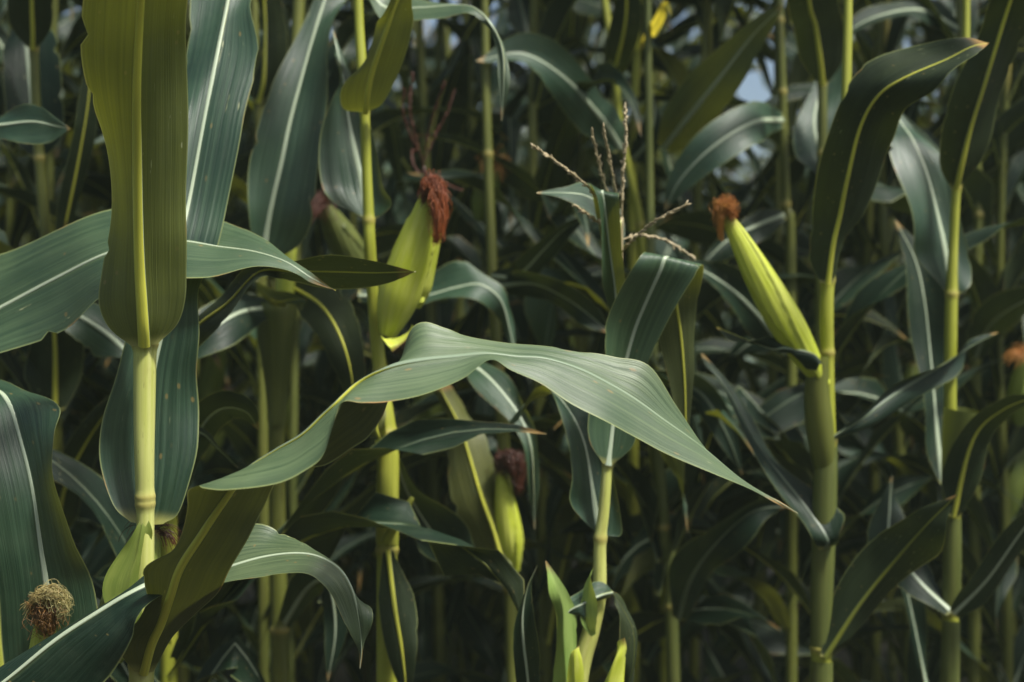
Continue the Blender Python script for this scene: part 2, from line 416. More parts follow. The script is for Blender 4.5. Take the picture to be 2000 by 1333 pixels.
def ear(plant, base, tip, r, mat, silk_mat, silk=None, tip_r=0.25, bulge=0.35, seed=0, silk_n=110, silk_len=0.06, silk_dir=(0, 0, -1), wraps=4, origin=None, up=None):
    """husked ear from base to tip (metres), r = greatest radius; silk hangs from the tip"""
    rr = random.Random(seed)
    base = np.array(base); tip = np.array(tip); ax = tip - base; Ln = np.linalg.norm(ax); ax = ax / Ln
    ref = np.array([0, 1.0, 0]) if abs(ax[1]) < 0.8 else np.array([1.0, 0, 0])
    a1 = np.cross(ax, ref); a1 /= np.linalg.norm(a1); a2 = np.cross(ax, a1)
    N, K = 44, 72; vs, us = [], []
    ph = [rr.uniform(0, 6.28) for _ in range(wraps)]
    ends = [rr.uniform(0.72, 1.02) for _ in range(wraps)]
    bend = rr.uniform(-0.03, 0.03) * Ln
    for i in range(N + 1):
        t = i / N
        prof = (0.42 + 0.58 * math.sin(min(t / bulge, 1) * math.pi / 2)) if t < bulge else tip_r + (1 - tip_r) * (1 - ((t - bulge) / (1 - bulge)) ** 1.7)
        for k in range(K):
            a = 2 * math.pi * k / K
            s = 0.0
            for w_ in range(wraps):
                # each husk leaf overlaps the next along a slanting edge
                q = (a - ph[w_] - t * 1.1 * (1 if w_ % 2 else -1)) % (2 * math.pi)
                lift = math.exp(-q / 0.7) * (1 if t < ends[w_] else 0.2)
                s = max(s, lift)
            rad = r * prof * (1 + 0.19 * s + 0.012 * math.sin(a * 15 + 2 * math.sin(t * 5)))
            vs.append(base + ax * Ln * t + (a1 * math.cos(a) + a2 * math.sin(a)) * rad + a1 * bend * math.sin(t * math.pi)); us.append((k / K, t))
    fs = [(i * K + k, i * K + (k + 1) % K, (i + 1) * K + (k + 1) % K, (i + 1) * K + k) for i in range(N) for k in range(K)]
    fs.append(tuple(N * K + k for k in range(K)))
    org = origin if origin is not None else plant.location
    o = build('ear', vs, fs, us, mat, plant, org)
    if silk_mat:
        strands(o, tip - ax * 0.008, ax, silk_mat, org, silk_n, silk_len, silk_dir, r * tip_r * 0.9, seed)
    return o

def strands(parent, p0, ax, mat, org, n, length, sag, spread, seed, thick=0.0007, name='silk', curl=0.35):
    rr = random.Random(seed + 5); vs, fs, us = [], [], []
    ax = np.array(ax, float); sag = np.array(sag, float)
    for s in range(n):
        d = np.array([rr.gauss(0, 1) for _ in range(3)]); d -= ax * d.dot(ax); d /= np.linalg.norm(d) + 1e-9
        p = np.array(p0) + d * spread * math.sqrt(rr.random())
        v = ax * rr.uniform(0.4, 1.1) + d * rr.uniform(0.1, 0.7); v /= np.linalg.norm(v)
        ln = length * rr.uniform(0.5, 1.15); S = 9; st = ln / S
        cx = np.array([rr.gauss(0, 1) for _ in range(3)])
        wv = rr.uniform(3, 9); base = len(vs)
        for i in range(S + 1):
            th = thick * (1 - 0.5 * i / S)
            b1 = np.cross(v, [0.3, 0.8, 0.5]); b1 /= np.linalg.norm(b1) + 1e-9; b2 = np.cross(b1, v)
            for k in range(3):
                a = 2.094 * k
                vs.append(p + (b1 * math.cos(a) + b2 * math.sin(a)) * th); us.append((s / n, i / S))
            p = p + v * st
            v = v + sag * 0.42 * rr.uniform(0.6, 1.2) + cx * curl * 0.35 * math.sin(i * wv / 3 + s)
            v /= np.linalg.norm(v)
        for i in range(S):
            for k in range(3):
                a = base + i * 3
                fs.append((a + k, a + (k + 1) % 3, a + 3 + (k + 1) % 3, a + 3 + k))
    return build(name, vs, fs, us, mat, parent, org)

def silk_mass(parent, path, rad, mat, org, n, seed, thick=0.0006, span=.6, fly=.12, name='silk'):
    """matted silk: strands that follow a guide path, each at its own offset, with a few flying loose"""
    rr = random.Random(seed); c = catmull(np.hstack([np.array(path, float), np.array(rad, float)[:, None]]), 12)
    T = np.linspace(0, 1, len(c)); vs, fs, us = [], [], []
    for s in range(n):
        t0 = rr.uniform(0, 1 - span * .8); ln = span * rr.uniform(.5, 1.1); S = 12
        d = np.array([rr.gauss(0, 1) for _ in range(3)]); d *= rr.random() ** .4 / np.linalg.norm(d)
        loose = rr.random() < fly; a, b, e = rr.uniform(3, 12), rr.uniform(0, 6), np.array([rr.gauss(0, 1) for _ in range(3)])
        e2 = np.array([rr.gauss(0, 1) for _ in range(3)]); base = len(vs); ps = []
        for i in range(S + 1):
            t = min(1.0, t0 + ln * i / S); q = np.array([np.interp(t, T, c[:, k]) for k in range(4)])
            grow = (1 + (.9 * i / S if loose else 0))
            ps.append(q[:3] + d * q[3] * grow + (e * math.sin(a * i / S + b) + e2 * math.cos(a * 1.7 * i / S)) * q[3] * (.30 if loose else .16))
        ps = np.array(ps); tt = np.gradient(ps, axis=0); tt /= np.linalg.norm(tt, axis=1, keepdims=True) + 1e-9
        for i in range(S + 1):
            b1 = np.cross(tt[i], [0.3, 0.8, 0.5]); b1 /= np.linalg.norm(b1) + 1e-9; b2 = np.cross(b1, tt[i])
            for k in range(3):
                vs.append(ps[i] + (b1 * math.cos(2.094 * k) + b2 * math.sin(2.094 * k)) * thick * (1 - .4 * i / S)); us.append((s / n, i / S))
        for i in range(S):
            for k in range(3):
                q = base + i * 3; fs.append((q + k, q + (k + 1) % 3, q + 3 + (k + 1) % 3, q + 3 + k))
    return build(name, vs, fs, us, mat, parent, org)

def tassel_branch(parent, pts, r, mat, org, seed, name='tassel_branch'):
    rr = random.Random(seed)
    c = catmull(np.array(pts, float), 8)
    L = np.zeros(len(c)); L[1:] = np.cumsum(np.linalg.norm(np.diff(c, axis=0), axis=1))
    vs, fs, us = [], [], []
    def blob(p, ax, ln, rad, uo):
        ax = ax / np.linalg.norm(ax); b1 = np.cross(ax, [0.2, 0.9, 0.37]); b1 /= np.linalg.norm(b1); b2 = np.cross(b1, ax)
        base = len(vs); prof = [(0, .25), (.3, 1), (.7, .75), (1, .1)]
        for t, q in prof:
            for k in range(5):
                a = 2 * math.pi * k / 5
                vs.append(p + ax * ln * t + (b1 * math.cos(a) + b2 * math.sin(a)) * rad * q); us.append((uo, t))
        for i in range(3):
            for k in range(5):
                fs.append((base + i * 5 + k, base + i * 5 + (k + 1) % 5, base + i * 5 + 5 + (k + 1) % 5, base + i * 5 + 5 + k))
    # axis
    K = 6; base = len(vs)
    t = np.gradient(c, axis=0); t /= np.linalg.norm(t, axis=1, keepdims=True)
    for i in range(len(c)):
        b1 = np.cross(t[i], [0.2, 0.9, 0.37]); b1 /= np.linalg.norm(b1); b2 = np.cross(b1, t[i])
        for k in range(K):
            a = 2 * math.pi * k / K; vs.append(c[i] + (b1 * math.cos(a) + b2 * math.sin(a)) * r * 0.6); us.append((k / K, 0.2))
    for i in range(len(c) - 1):
        for k in range(K): fs.append((base + i * K + k, base + i * K + (k + 1) % K, base + (i + 1) * K + (k + 1) % K, base + (i + 1) * K + k))
    s = 0.15 * L[-1]
    while s < L[-1]:
        p = np.array([np.interp(s, L, c[:, k]) for k in range(3)]); tt = np.array([np.interp(s, L, t[:, k]) for k in range(3)])
        for q in range(2):
            d = np.array([rr.gauss(0, 1) for _ in range(3)])
            blob(p, tt + d * 0.25, rr.uniform(0.007, 0.010), r * rr.uniform(0.8, 1.15), rr.random())
        s += 0.0045
    return build(name, vs, fs, us, mat, parent, org)

GROUP = "corn plants in the field"
def plant_at(px, d, label):
    x = (px - 1000) * 0.00036 * d
    return thing('corn_plant', label, 'corn plant', (x, d, 0), GROUP)

# ------------------------------------------------------------------ ground
def ground():
    N = 60; xs = np.linspace(-1, 1, N); rr = random.Random(3)
    vs, us = [], []
    for j in range(N):
        for i in range(N):
            x = 90 * xs[i] * abs(xs[i]); y = 3 + 90 * xs[j] * abs(xs[j])
            vs.append((x, y, rr.uniform(-0.02, 0.02) + 0.02 * math.sin(y * 8.4))); us.append((x, y))
    fs = [(j * N + i, j * N + i + 1, (j + 1) * N + i + 1, (j + 1) * N + i) for j in range(N - 1) for i in range(N - 1)]
    b = NB("soil"); tc = b.n("ShaderNodeTexCoord").outputs['Object']
    n = b.noise(tc, 14.0, 6.0, 0.6); n2 = b.noise(tc, 2.0, 3.0)
    col = b.mix(b.rng(n, 0.3, 0.7), (0.012, 0.010, 0.007), (0.035, 0.028, 0.019))
    col = b.mix(b.math('MULTIPLY', b.rng(n2, 0.5, 0.7), 0.4), col, (0.05, 0.06, 0.025))
    m = b.finish(col, 0.95, n, 0.8, 0.03)
    o = build('soil', vs, fs, us, m); o['kind'] = 'structure'
ground()


# ------------------------------------------------------------------ the plants one can single out, nearest row first
# ---- front left plant
pF = plant_at(283, 1.75, "front left corn plant with a broad upright leaf and a long leaf twisting across")
hero_stalk(pF, [(255, 3330, 1.75, 24), (268, 1700, 1.75, 25), (276, 1333, 1.75, 24), (281, 1230, 1.755, 20), (283, 1060, 1.755, 18), (284, 1010, 1.755, 17),
                (282, 900, 1.75, 19), (282, 800, 1.75, 21), (283, 700, 1.75, 22), (283, 665, 1.75, 23), (284, 560, 1.75, 20), (286, 300, 1.76, 17), (290, -100, 1.77, 15), (300, -900, 1.80, 10), (305, -1250, 1.82, 6)],
           M_STALKP, (1300, 985, 972, 672))
hero_leaf(pF, [(256, 676, 282, 676, 308, 672, 1.735), (213, 640, 280, 640, 346, 632, 1.722, .014), (192, 590, 277, 590, 359, 580, 1.712, .02), (196, 520, 273, 520, 357, 510, 1.70, .024),
               (205, 420, 270, 420, 360, 410, 1.68, .024), (196, 300, 268, 300, 368, 290, 1.65, .022), (180, 180, 267, 180, 373, 170, 1.61, .018, .028), (172, 60, 272, 60, 370, 50, 1.57, .02),
               (172, -60, 280, -60, 376, -70, 1.52, .02), (195, -300, 300, -300, 385, -310, 1.42, .02), (300, -560, 330, -560, 365, -560, 1.33), (352, -740, 1.28)],
          'L', ripple=.0035, rib=.0072, seed=1)
hero_leaf(pF, [(255, 1020, 286, 1026, 318, 1024, 1.770, -.008), (222, 985, 284, 990, 352, 998, 1.778, -.018), (194, 900, 283, 900, 376, 900, 1.79, -.018), (200, 820, 287, 815, 377, 820, 1.795, -.012),
               (228, 730, 300, 720, 374, 740, 1.80, -.012), (252, 640, 318, 640, 386, 650, 1.805, -.012), (280, 560, 335, 560, 384, 560, 1.82, -.012), (300, 470, 352, 470, 424, 475, 1.84, -.012),
               (320, 380, 372, 380, 446, 400, 1.87, -.012), (330, 250, 398, 240, 475, 250, 1.9, -.012), (352, 120, 423, 110, 497, 140, 1.94, -.012, .01), (370, 0, 445, 0, 492, 0, 1.99), (400, -150, 475, -150, 520, -150, 2.05), (470, -300, 520, -310, 550, -300, 2.12), (580, -420, 2.2)],
          'U', ripple=.006, rib=.0050, seed=2)
# the long leaf: rises from the lower collar, folds over its midrib and reaches right with its upper side showing
st = [((262, 1312), (281, 1316), (300, 1312), 1.735, 0, 0), ((225, 1255), (296, 1260), (335, 1255), 1.70, .015, .015), ((268, 1215), (314, 1220), (375, 1215), 1.68, .02, .02), ((292, 1165), (333, 1165), (425, 1165), 1.64, .022, .02),
      ((285, 1108), (352, 1110), (448, 1115), 1.61, .02, .02), ((340, 1072), (390, 1050), (482, 1050), 1.585, .015, .03), ((365, 1005), (430, 990), (505, 985), 1.565, .0, .04),
      ((374, 960), (482, 920), (535, 915), 1.545, -.02, .03), ((440, 961), (537, 880), (585, 885), 1.535, -.04, .04), ((540, 948), (590, 848), (620, 900), 1.53, -.045, .04), ((600, 920), (628, 812), (650, 893), 1.53, -.045, .04),
      ((634, 890), (652, 790), (690, 868), 1.53, -.045, .035), ((654, 830), (672, 772), (715, 853), 1.535, -.04, .03), ((670, 788), (698, 750), (738, 825), 1.54, -.03, .025), ((707, 789), (735, 727), (757, 788), 1.54, -.03, .03),
      ((757, 788), (778, 711), (790, 700), 1.545, -.035, .045), ((830, 775), (830, 702), (818, 641), 1.55, -.04, .04), ((905, 745), (890, 696), (862, 653), 1.555, -.035, .035), ((958, 707), (950, 690), (905, 672), 1.56, -.025, .03),
      ((1000, 722), (1010, 696), (985, 687), 1.565, -.03, .03), ((1060, 745), (1065, 700), (1060, 694), 1.57, -.035, .03), ((1120, 784), (1130, 720), (1140, 704), 1.575, -.04, .03), ((1185, 818), (1190, 750), (1200, 710), 1.58, -.04, .03),
      ((1250, 855), (1243, 782), (1262, 718), 1.585, -.03, .025), ((1310, 888), (1300, 823), (1316, 790), 1.59, -.025, .02), ((1400, 926), (1370, 872), (1376, 864), 1.60, -.02, .02), ((1470, 955), (1448, 936), (1446, 932), 1.61, -.01, .01), ((1520, 985), (1516, 978), (1514, 974), 1.62, 0, 0)]
rows = [[P(*a, d + o1), P(*m, d), P(*c, d + o2)] for a, m, c, d, o1, o2 in st]
tipz = P(1558, 1004, 1.63); rows.append([tipz, tipz + .0004, tipz + .0008])
gz = across(catmull(np.array(rows), 7), 19)
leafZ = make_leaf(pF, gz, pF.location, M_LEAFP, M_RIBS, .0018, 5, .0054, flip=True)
leafZ['label'] = "long leaf folded on its midrib and reaching right with its sunlit upper side showing"
# the arching leaf below it
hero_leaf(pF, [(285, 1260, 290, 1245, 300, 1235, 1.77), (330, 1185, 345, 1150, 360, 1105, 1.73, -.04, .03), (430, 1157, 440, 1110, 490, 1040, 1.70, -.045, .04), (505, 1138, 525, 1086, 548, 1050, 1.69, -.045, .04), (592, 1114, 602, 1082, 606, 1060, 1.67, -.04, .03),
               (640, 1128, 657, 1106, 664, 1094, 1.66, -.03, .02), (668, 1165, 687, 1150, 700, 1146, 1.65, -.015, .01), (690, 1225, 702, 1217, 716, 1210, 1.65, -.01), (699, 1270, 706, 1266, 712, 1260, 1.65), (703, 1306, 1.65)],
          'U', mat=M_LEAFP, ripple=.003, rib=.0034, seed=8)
# dark leaf to the lower left with a pale midrib
hero_leaf(pF, [(335, 1100, 350, 1112, 372, 1130, 1.70), (258, 1136, 265, 1152, 298, 1195, 1.665, .02, -.02), (190, 1174, 200, 1190, 268, 1245, 1.66, .03, -.02), (95, 1232, 110, 1249, 205, 1320, 1.655, .03, -.02), (0, 1302, 20, 1322, 110, 1420, 1.65, .03, -.02), (-100, 1385, -70, 1390, 0, 1470, 1.64), (-200, 1480, 1.62)],
          'U', mat=M_LEAFD, ripple=.004, rib=.0036, seed=9)
eb = P(275, 1330, 1.77)
e1 = ear(pF, P(215, 1290, 1.745), P(300, 1035, 1.80), .032, M_HUSKD, M_SILKD, seed=4, silk_n=80, silk_len=.05, bulge=.45)
hero_leaf(pF, [(236, 1230, 262, 1240, 290, 1240, 1.742), (214, 1150, 250, 1160, 288, 1150, 1.735, .01), (240, 1085, 268, 1085, 296, 1080, 1.738, .008), (262, 1040, 276, 1036, 296, 1036, 1.742), (282, 1000, 1.75)], 'L', mat=M_HUSKD, rib=0, seed=12, name='ear_husk_blade')

# ---- left edge: bent leaf and pale-silked ear from a plant standing below the frame
pE = plant_at(60, 1.82, "corn plant at the left edge with a bent bluish leaf and pale-silked ear")
hero_stalk(pE, [(70, 3250, 1.82, 22), (62, 1900, 1.82, 22), (45, 1500, 1.84, 19), (-10, 1200, 1.88, 16), (-60, 800, 1.92, 14), (-90, 200, 1.95, 12), (-100, -600, 1.97, 8)], M_STALK, (1500, 1100))
hero_leaf(pE, [(80, 1480, 108, 1490, 140, 1480, 1.76), (10, 1330, 103, 1340, 200, 1330, 1.745, -.01), (-5, 1160, 92, 1160, 183, 1162, 1.74, -.01), (-20, 1060, 79, 1060, 130, 1060, 1.74, -.012, -.03), (-40, 950, 64, 955, 98, 940, 1.745, -.01, -.04), (-60, 860, 43, 868, 110, 855, 1.76, -.0, -.035),
               (-60, 785, 16, 786, 118, 803, 1.785, .0, -.02), (-70, 752, -20, 757, 60, 768, 1.83), (-160, 770, -110, 745, -50, 745, 1.90), (-320, 830, 1.95)], 'U', ripple=.004, rib=.0055, seed=21)
e2 = ear(pE, P(75, 1420, 1.80), P(88, 1208, 1.72), .020, M_HUSK, None, seed=6, tip_r=.45, bulge=.4)
silk_mass(e2, [P(52, 1196, 1.71), P(78, 1166, 1.705), P(105, 1160, 1.705), P(122, 1182, 1.71), P(118, 1205, 1.71)], [.007, .009, .009, .008, .005], M_SILKP, pE.location, 420, 3, .00040, span=.7, fly=.45)
silk_mass(e2, [P(85, 1176, 1.715), P(86, 1192, 1.71), P(88, 1212, 1.71), P(98, 1238, 1.712)], [.011, .014, .013, .006], M_SILKB, pE.location, 420, 13, .0005, span=.8, fly=.2)
# ---- leaf that passes behind the broad one, and a dark leaf with a brown tip
pD = plant_at(-330, 1.95, "corn plant whose long leaf arches in from the left edge behind the broad leaf")
hero_stalk(pD, [(-330, 3200, 1.95, 22), (-330, 1300, 1.95, 21), (-330, 700, 1.95, 19), (-335, 0, 1.96, 16), (-335, -800, 1.98, 9)], M_STALK, (780,))
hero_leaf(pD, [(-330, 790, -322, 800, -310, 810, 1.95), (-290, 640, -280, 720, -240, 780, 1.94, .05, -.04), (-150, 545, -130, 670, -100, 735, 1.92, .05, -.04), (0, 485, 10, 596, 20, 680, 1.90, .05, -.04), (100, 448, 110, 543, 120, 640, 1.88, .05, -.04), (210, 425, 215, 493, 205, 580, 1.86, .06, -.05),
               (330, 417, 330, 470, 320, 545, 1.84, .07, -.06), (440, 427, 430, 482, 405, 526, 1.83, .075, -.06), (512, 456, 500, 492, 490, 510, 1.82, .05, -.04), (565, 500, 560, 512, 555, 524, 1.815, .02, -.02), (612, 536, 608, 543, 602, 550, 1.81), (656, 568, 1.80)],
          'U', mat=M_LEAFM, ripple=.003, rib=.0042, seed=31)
pG = plant_at(330, 2.2, "corn plant hidden behind the broad upright leaf with a dark brown-tipped leaf pointing right")
hero_stalk(pG, [(330, 2900, 2.2, 18), (330, 1200, 2.2, 17), (325, 700, 2.2, 15), (335, 0, 2.2, 12), (340, -500, 2.2, 7)], M_STALK, (720, 300))
hero_leaf(pG, [(322, 712, 330, 722, 338, 730, 2.17), (372, 624, 378, 645, 388, 668, 2.05, .02, -.02), (440, 572, 445, 592, 455, 612, 1.98, .02, -.03), (500, 518, 505, 532, 510, 545, 1.93, .01, -.03), (565, 509, 572, 530, 565, 551, 1.90, -.02, .03), (640, 502, 650, 531, 640, 563, 1.88, -.03, .035), (720, 513, 725, 533, 722, 558, 1.87, -.025, .03), (770, 522, 774, 532, 772, 548, 1.865, -.01, .015), (812, 531, 1.86)],
          'L', mat=M_LEAFD, rib=.003, ripple=.002, seed=33)
arc_leaf(pG, [(340, 980, 2.2), (385, 850, 2.12), (430, 800, 2.08), (480, 805, 2.08), (505, 840, 2.1)], 44, 'U', mat=M_LEAFD, tilt=.8, ripple=.006)
arc_leaf(pG, [(345, 860, 2.18), (390, 845, 2.1), (430, 880, 2.05), (466, 915, 2.02)], 17, 'U', mat=M_LEAFD, tilt=.6)
arc_leaf(pG, [(250, 690, 2.3), (205, 650, 2.3), (150, 615, 2.3), (80, 590, 2.32), (20, 590, 2.34)], 48, 'U', tilt=.5)

# ---- plant behind the tips (grey-green broad leaf with white midrib)
p0 = plant_at(545, 2.4, "corn plant with a grey-green leaf and white midrib above a flared olive sheath")
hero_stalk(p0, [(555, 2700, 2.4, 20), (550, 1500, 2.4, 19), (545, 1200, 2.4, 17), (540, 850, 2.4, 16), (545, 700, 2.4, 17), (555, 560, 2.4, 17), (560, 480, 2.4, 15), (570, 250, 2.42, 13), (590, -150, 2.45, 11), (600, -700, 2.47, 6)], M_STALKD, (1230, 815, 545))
tube('leaf_sheath', [P(541, 830, 2.395), P(541, 760, 2.39), P(541, 690, 2.38), P(540, 620, 2.37), P(541, 594, 2.37)], [.0145, .019, .027, .034, .034], M_SHEATH, p0, p0.location, 24, 6, (), .03, caps=False)
hero_stalk(p0, [(556, 600, 2.36, 18), (558, 540, 2.365, 18), (566, 470, 2.38, 15)], M_HUSK, (), name='shoot')
hero_leaf(p0, [(500, 520, 514, 512, 545, 505, 2.30), (492, 470, 519, 462, 592, 472, 2.30, -.01), (487, 405, 530, 402, 614, 412, 2.30, -.02), (487, 320, 549, 320, 620, 310, 2.31, -.02), (505, 240, 566, 240, 626, 215, 2.32, -.02), (538, 150, 590, 150, 648, 140, 2.34, -.02), (590, 50, 615, 60, 662, 30, 2.37), (635, -50, 648, -40, 685, -60, 2.4), (720, -250, 2.45)],
          'U', ripple=.006, rib=.006, seed=41)
hero_leaf(p0, [(530, 598, 545, 600, 560, 600, 2.33), (510, 560, 530, 585, 560, 600, 2.31), (505, 545, 545, 590, 590, 600, 2.29, .02, -.01), (545, 560, 575, 585, 592, 600, 2.28), (600, 585, 2.28)], 'U', rib=0, seed=44)
arc_leaf(p0, [(530, 600, 2.36), (470, 610, 2.3), (420, 640, 2.26), (370, 690, 2.24), (330, 760, 2.22)], 55, 'U', mat=M_LEAFD, tilt=.6)
arc_leaf(p0, [(570, 560, 2.38), (630, 600, 2.32), (670, 670, 2.28), (690, 760, 2.27), (685, 850, 2.27)], 50, 'L', mat=M_LEAFD, tilt=.4, rib=.003)
arc_leaf(p0, [(548, 1230, 2.4), (600, 1150, 2.34), (640, 1140, 2.3), (655, 1230, 2.28), (640, 1333, 2.27)], 40, 'U', mat=M_LEAFD, tilt=.5)
ear(p0, P(712, 545, 2.54), P(632, 400, 2.47), .027, M_SHEATH, M_SILKD, seed=9, silk_n=160, silk_len=.06, silk_dir=(-.2, 0, -.9), tip_r=.35)

# ---- central plant with the big ear
p2 = plant_at(752, 2.15, "corn plant with a bright yellow-green ear and thick rusty red silk left of the middle")
hero_stalk(p2, [(758, 2900, 2.15, 22), (756, 1333, 2.16, 21), (756, 1100, 2.16, 20), (757, 1050, 2.16, 22), (758, 950, 2.15, 20), (757, 860, 2.15, 19), (752, 800, 2.15, 16), (742, 720, 2.16, 14), (730, 600, 2.16, 12), (722, 480, 2.15, 12), (720, 425, 2.15, 11), (716, 330, 2.15, 10), (712, 220, 2.15, 10), (706, 120, 2.16, 10), (700, 0, 2.17, 9), (690, -400, 2.2, 6), (688, -560, 2.2, 4)],
           M_STALK, (1075, 845, 730, 432, 216))
tube('leaf_sheath', [P(756, 1060, 2.157), P(757, 960, 2.147), P(758, 890, 2.147), P(752, 856, 2.147)], [.0168, .0172, .0168, .0155], M_STALK, p2, p2.location, 20, 6, (), .02, caps=False)
hero_leaf(p2, [(704, 219, 714, 221, 722, 216, 2.135), (672, 213, 715, 210, 744, 205, 2.12, .015), (664, 182, 719, 178, 768, 168, 2.10, .02), (678, 152, 728, 138, 788, 128, 2.08, .02), (712, 112, 741, 98, 802, 88, 2.06, .02), (740, 55, 758, 50, 809, 42, 2.04, .02), (757, 0, 780, -8, 806, -12, 2.02), (800, -100, 832, -110, 852, -110, 1.99), (900, -260, 1.95)],
          'L', mat=M_LEAF, ripple=.002, rib=.0042, seed=51)
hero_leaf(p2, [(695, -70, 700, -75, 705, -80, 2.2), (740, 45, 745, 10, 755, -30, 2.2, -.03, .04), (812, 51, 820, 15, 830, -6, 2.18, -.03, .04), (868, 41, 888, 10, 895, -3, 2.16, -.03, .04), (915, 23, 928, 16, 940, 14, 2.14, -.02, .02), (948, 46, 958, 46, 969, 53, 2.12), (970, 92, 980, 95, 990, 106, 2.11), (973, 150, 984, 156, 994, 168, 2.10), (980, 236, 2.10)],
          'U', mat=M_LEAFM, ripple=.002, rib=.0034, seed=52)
hero_leaf(p2, [(706, 423, 721, 430, 738, 426, 2.172), (655, 390, 713, 398, 769, 402, 2.185, -.015), (633, 345, 706, 355, 755, 358, 2.20, -.02), (628, 275, 692, 290, 738, 300, 2.215, -.02), (640, 198, 678, 214, 712, 222, 2.235, -.02), (660, 138, 668, 142, 692, 150, 2.26), (650, 60, 2.3)],
          'U', ripple=.006, rib=.007, seed=53)
e4 = ear(p2, P(757, 655, 2.12), P(838, 378, 2.09), .0295, M_HUSK, None, seed=14, tip_r=.36, bulge=.34)
silk_mass(e4, [P(826, 392, 2.075), P(836, 366, 2.07), P(850, 362, 2.065), P(858, 395, 2.06), P(858, 440, 2.06), P(853, 474, 2.062)], [.009, .0105, .012, .0115, .0095, .004], M_SILKR, p2.location, 560, 5, .00048, fly=.32)
hero_leaf(p2, [(812, 590, 820, 592, 828, 590, 2.13), (806, 545, 822, 545, 838, 545, 2.125, .01), (816, 490, 832, 490, 848, 492, 2.12, .01), (826, 450, 838, 448, 852, 455, 2.12, .008), (838, 435, 843, 434, 850, 440, 2.12)], 'L', mat=M_HUSK, rib=0, seed=55, name='ear_husk_blade')
ear(p2, P(812, 600, 2.15), P(852, 440, 2.12), .0185, M_HUSK, None, seed=15, tip_r=.55, bulge=.3)
hero_leaf(p2, [(742, 655, 752, 662, 765, 660, 2.10), (758, 672, 782, 662, 800, 640, 2.085, -.01), (766, 688, 790, 668, 815, 642, 2.08)], 'U', mat=M_HUSK, rib=0, seed=56, name='ear_husk_blade')
hero_stalk(p2, [(752, 1060, 2.14, 9), (775, 1020, 2.13, 10), (795, 990, 2.12, 8), (806, 972, 2.12, 4)], M_STALK, (), name='shoot')
hero_leaf(p2, [(728, 850, 742, 858, 752, 850, 2.128), (715, 825, 735, 835, 752, 828, 2.12), (722, 790, 738, 800, 752, 800, 2.12), (735, 760, 2.13)], 'L', rib=.002, seed=57)
arc_leaf(p2, [(758, 1075, 2.14), (770, 1180, 2.12), (785, 1270, 2.11), (795, 1360, 2.1), (800, 1460, 2.1)], 34, 'L', mat=M_LEAFD, tilt=.5)
hero_leaf(p2, [(765, 870, 770, 880, 775, 890, 2.2), (775, 960, 800, 970, 830, 955, 2.3, -.02), (820, 1075, 865, 1065, 910, 1030, 2.34, -.02), (890, 1110, 915, 1095, 930, 1075, 2.36), (960, 1130, 2.38)], 'U', mat=M_LEAFD, seed=58, rib=.003)

# ---- middle tasselled plant
p3 = plant_at(1140, 2.0, "short pale-stalked corn plant with an open straw-coloured tassel and a squared-off folded leaf")
hero_stalk(p3, [(1060, 2900, 2.0, 20), (1100, 1600, 2.0, 20), (1130, 1333, 2.0, 18), (1155, 1230, 2.0, 17), (1170, 1160, 2.0, 14), (1172, 1060, 2.0, 12), (1179, 1000, 2.0, 11), (1187, 905, 2.0, 10), (1198, 800, 2.01, 8), (1212, 650, 2.02, 6), (1212, 540, 2.04, 4.5), (1212, 430, 2.04, 4)],
           M_STALKP, (1160, 1052, 908))
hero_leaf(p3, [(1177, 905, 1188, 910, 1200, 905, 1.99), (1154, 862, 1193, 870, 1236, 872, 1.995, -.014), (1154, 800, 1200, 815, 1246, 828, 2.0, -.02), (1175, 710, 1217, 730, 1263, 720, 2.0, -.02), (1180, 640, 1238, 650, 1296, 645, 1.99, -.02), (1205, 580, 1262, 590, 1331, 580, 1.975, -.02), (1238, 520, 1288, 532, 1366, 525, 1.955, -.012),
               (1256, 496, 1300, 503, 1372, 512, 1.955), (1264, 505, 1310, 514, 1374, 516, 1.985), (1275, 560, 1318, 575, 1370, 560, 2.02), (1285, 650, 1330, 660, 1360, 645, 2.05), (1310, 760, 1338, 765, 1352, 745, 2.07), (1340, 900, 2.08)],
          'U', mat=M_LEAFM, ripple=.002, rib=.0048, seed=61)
hero_leaf(p3, [(1163, 1040, 1174, 1053, 1190, 1048, 2.012), (1116, 985, 1166, 1015, 1214, 1040, 2.02, -.014), (1110, 930, 1155, 945, 1196, 960, 2.03, -.02), (1092, 850, 1140, 862, 1170, 860, 2.05, -.02), (1064, 780, 1110, 800, 1143, 790, 2.08, -.01), (1040, 762, 1072, 765, 1092, 755, 2.13), (1000, 805, 1020, 795, 1040, 785, 2.17), (975, 850, 2.19)],
          'U', ripple=.006, rib=.0055, seed=62)
hero_leaf(p3, [(1196, 625, 1205, 630, 1214, 620, 2.03), (1180, 560, 1202, 570, 1224, 562, 2.02, -.012), (1165, 480, 1190, 480, 1216, 480, 2.005, -.014), (1155, 395, 1180, 395, 1210, 395, 1.985, -.01), (1150, 375, 1176, 374, 1208, 380, 1.985), (1158, 385, 1182, 382, 1208, 386, 2.01), (1170, 450, 1192, 445, 1205, 440, 2.04), (1195, 540, 2.06)],
          'U', ripple=.002, rib=.003, seed=63)
hero_leaf(p3, [(1205, 500, 1212, 490, 1220, 480, 2.05), (1195, 450, 1205, 425, 1215, 400, 2.07, -.02, .02), (1140, 410, 1150, 385, 1152, 352, 2.06, -.02, .02), (1098, 392, 1104, 377, 1108, 362, 2.04, -.01, .01), (1048, 377, 2.02)], 'U', ripple=.002, rib=.0026, seed=64)
TAS = thing  # (tassel is a part of the plant)
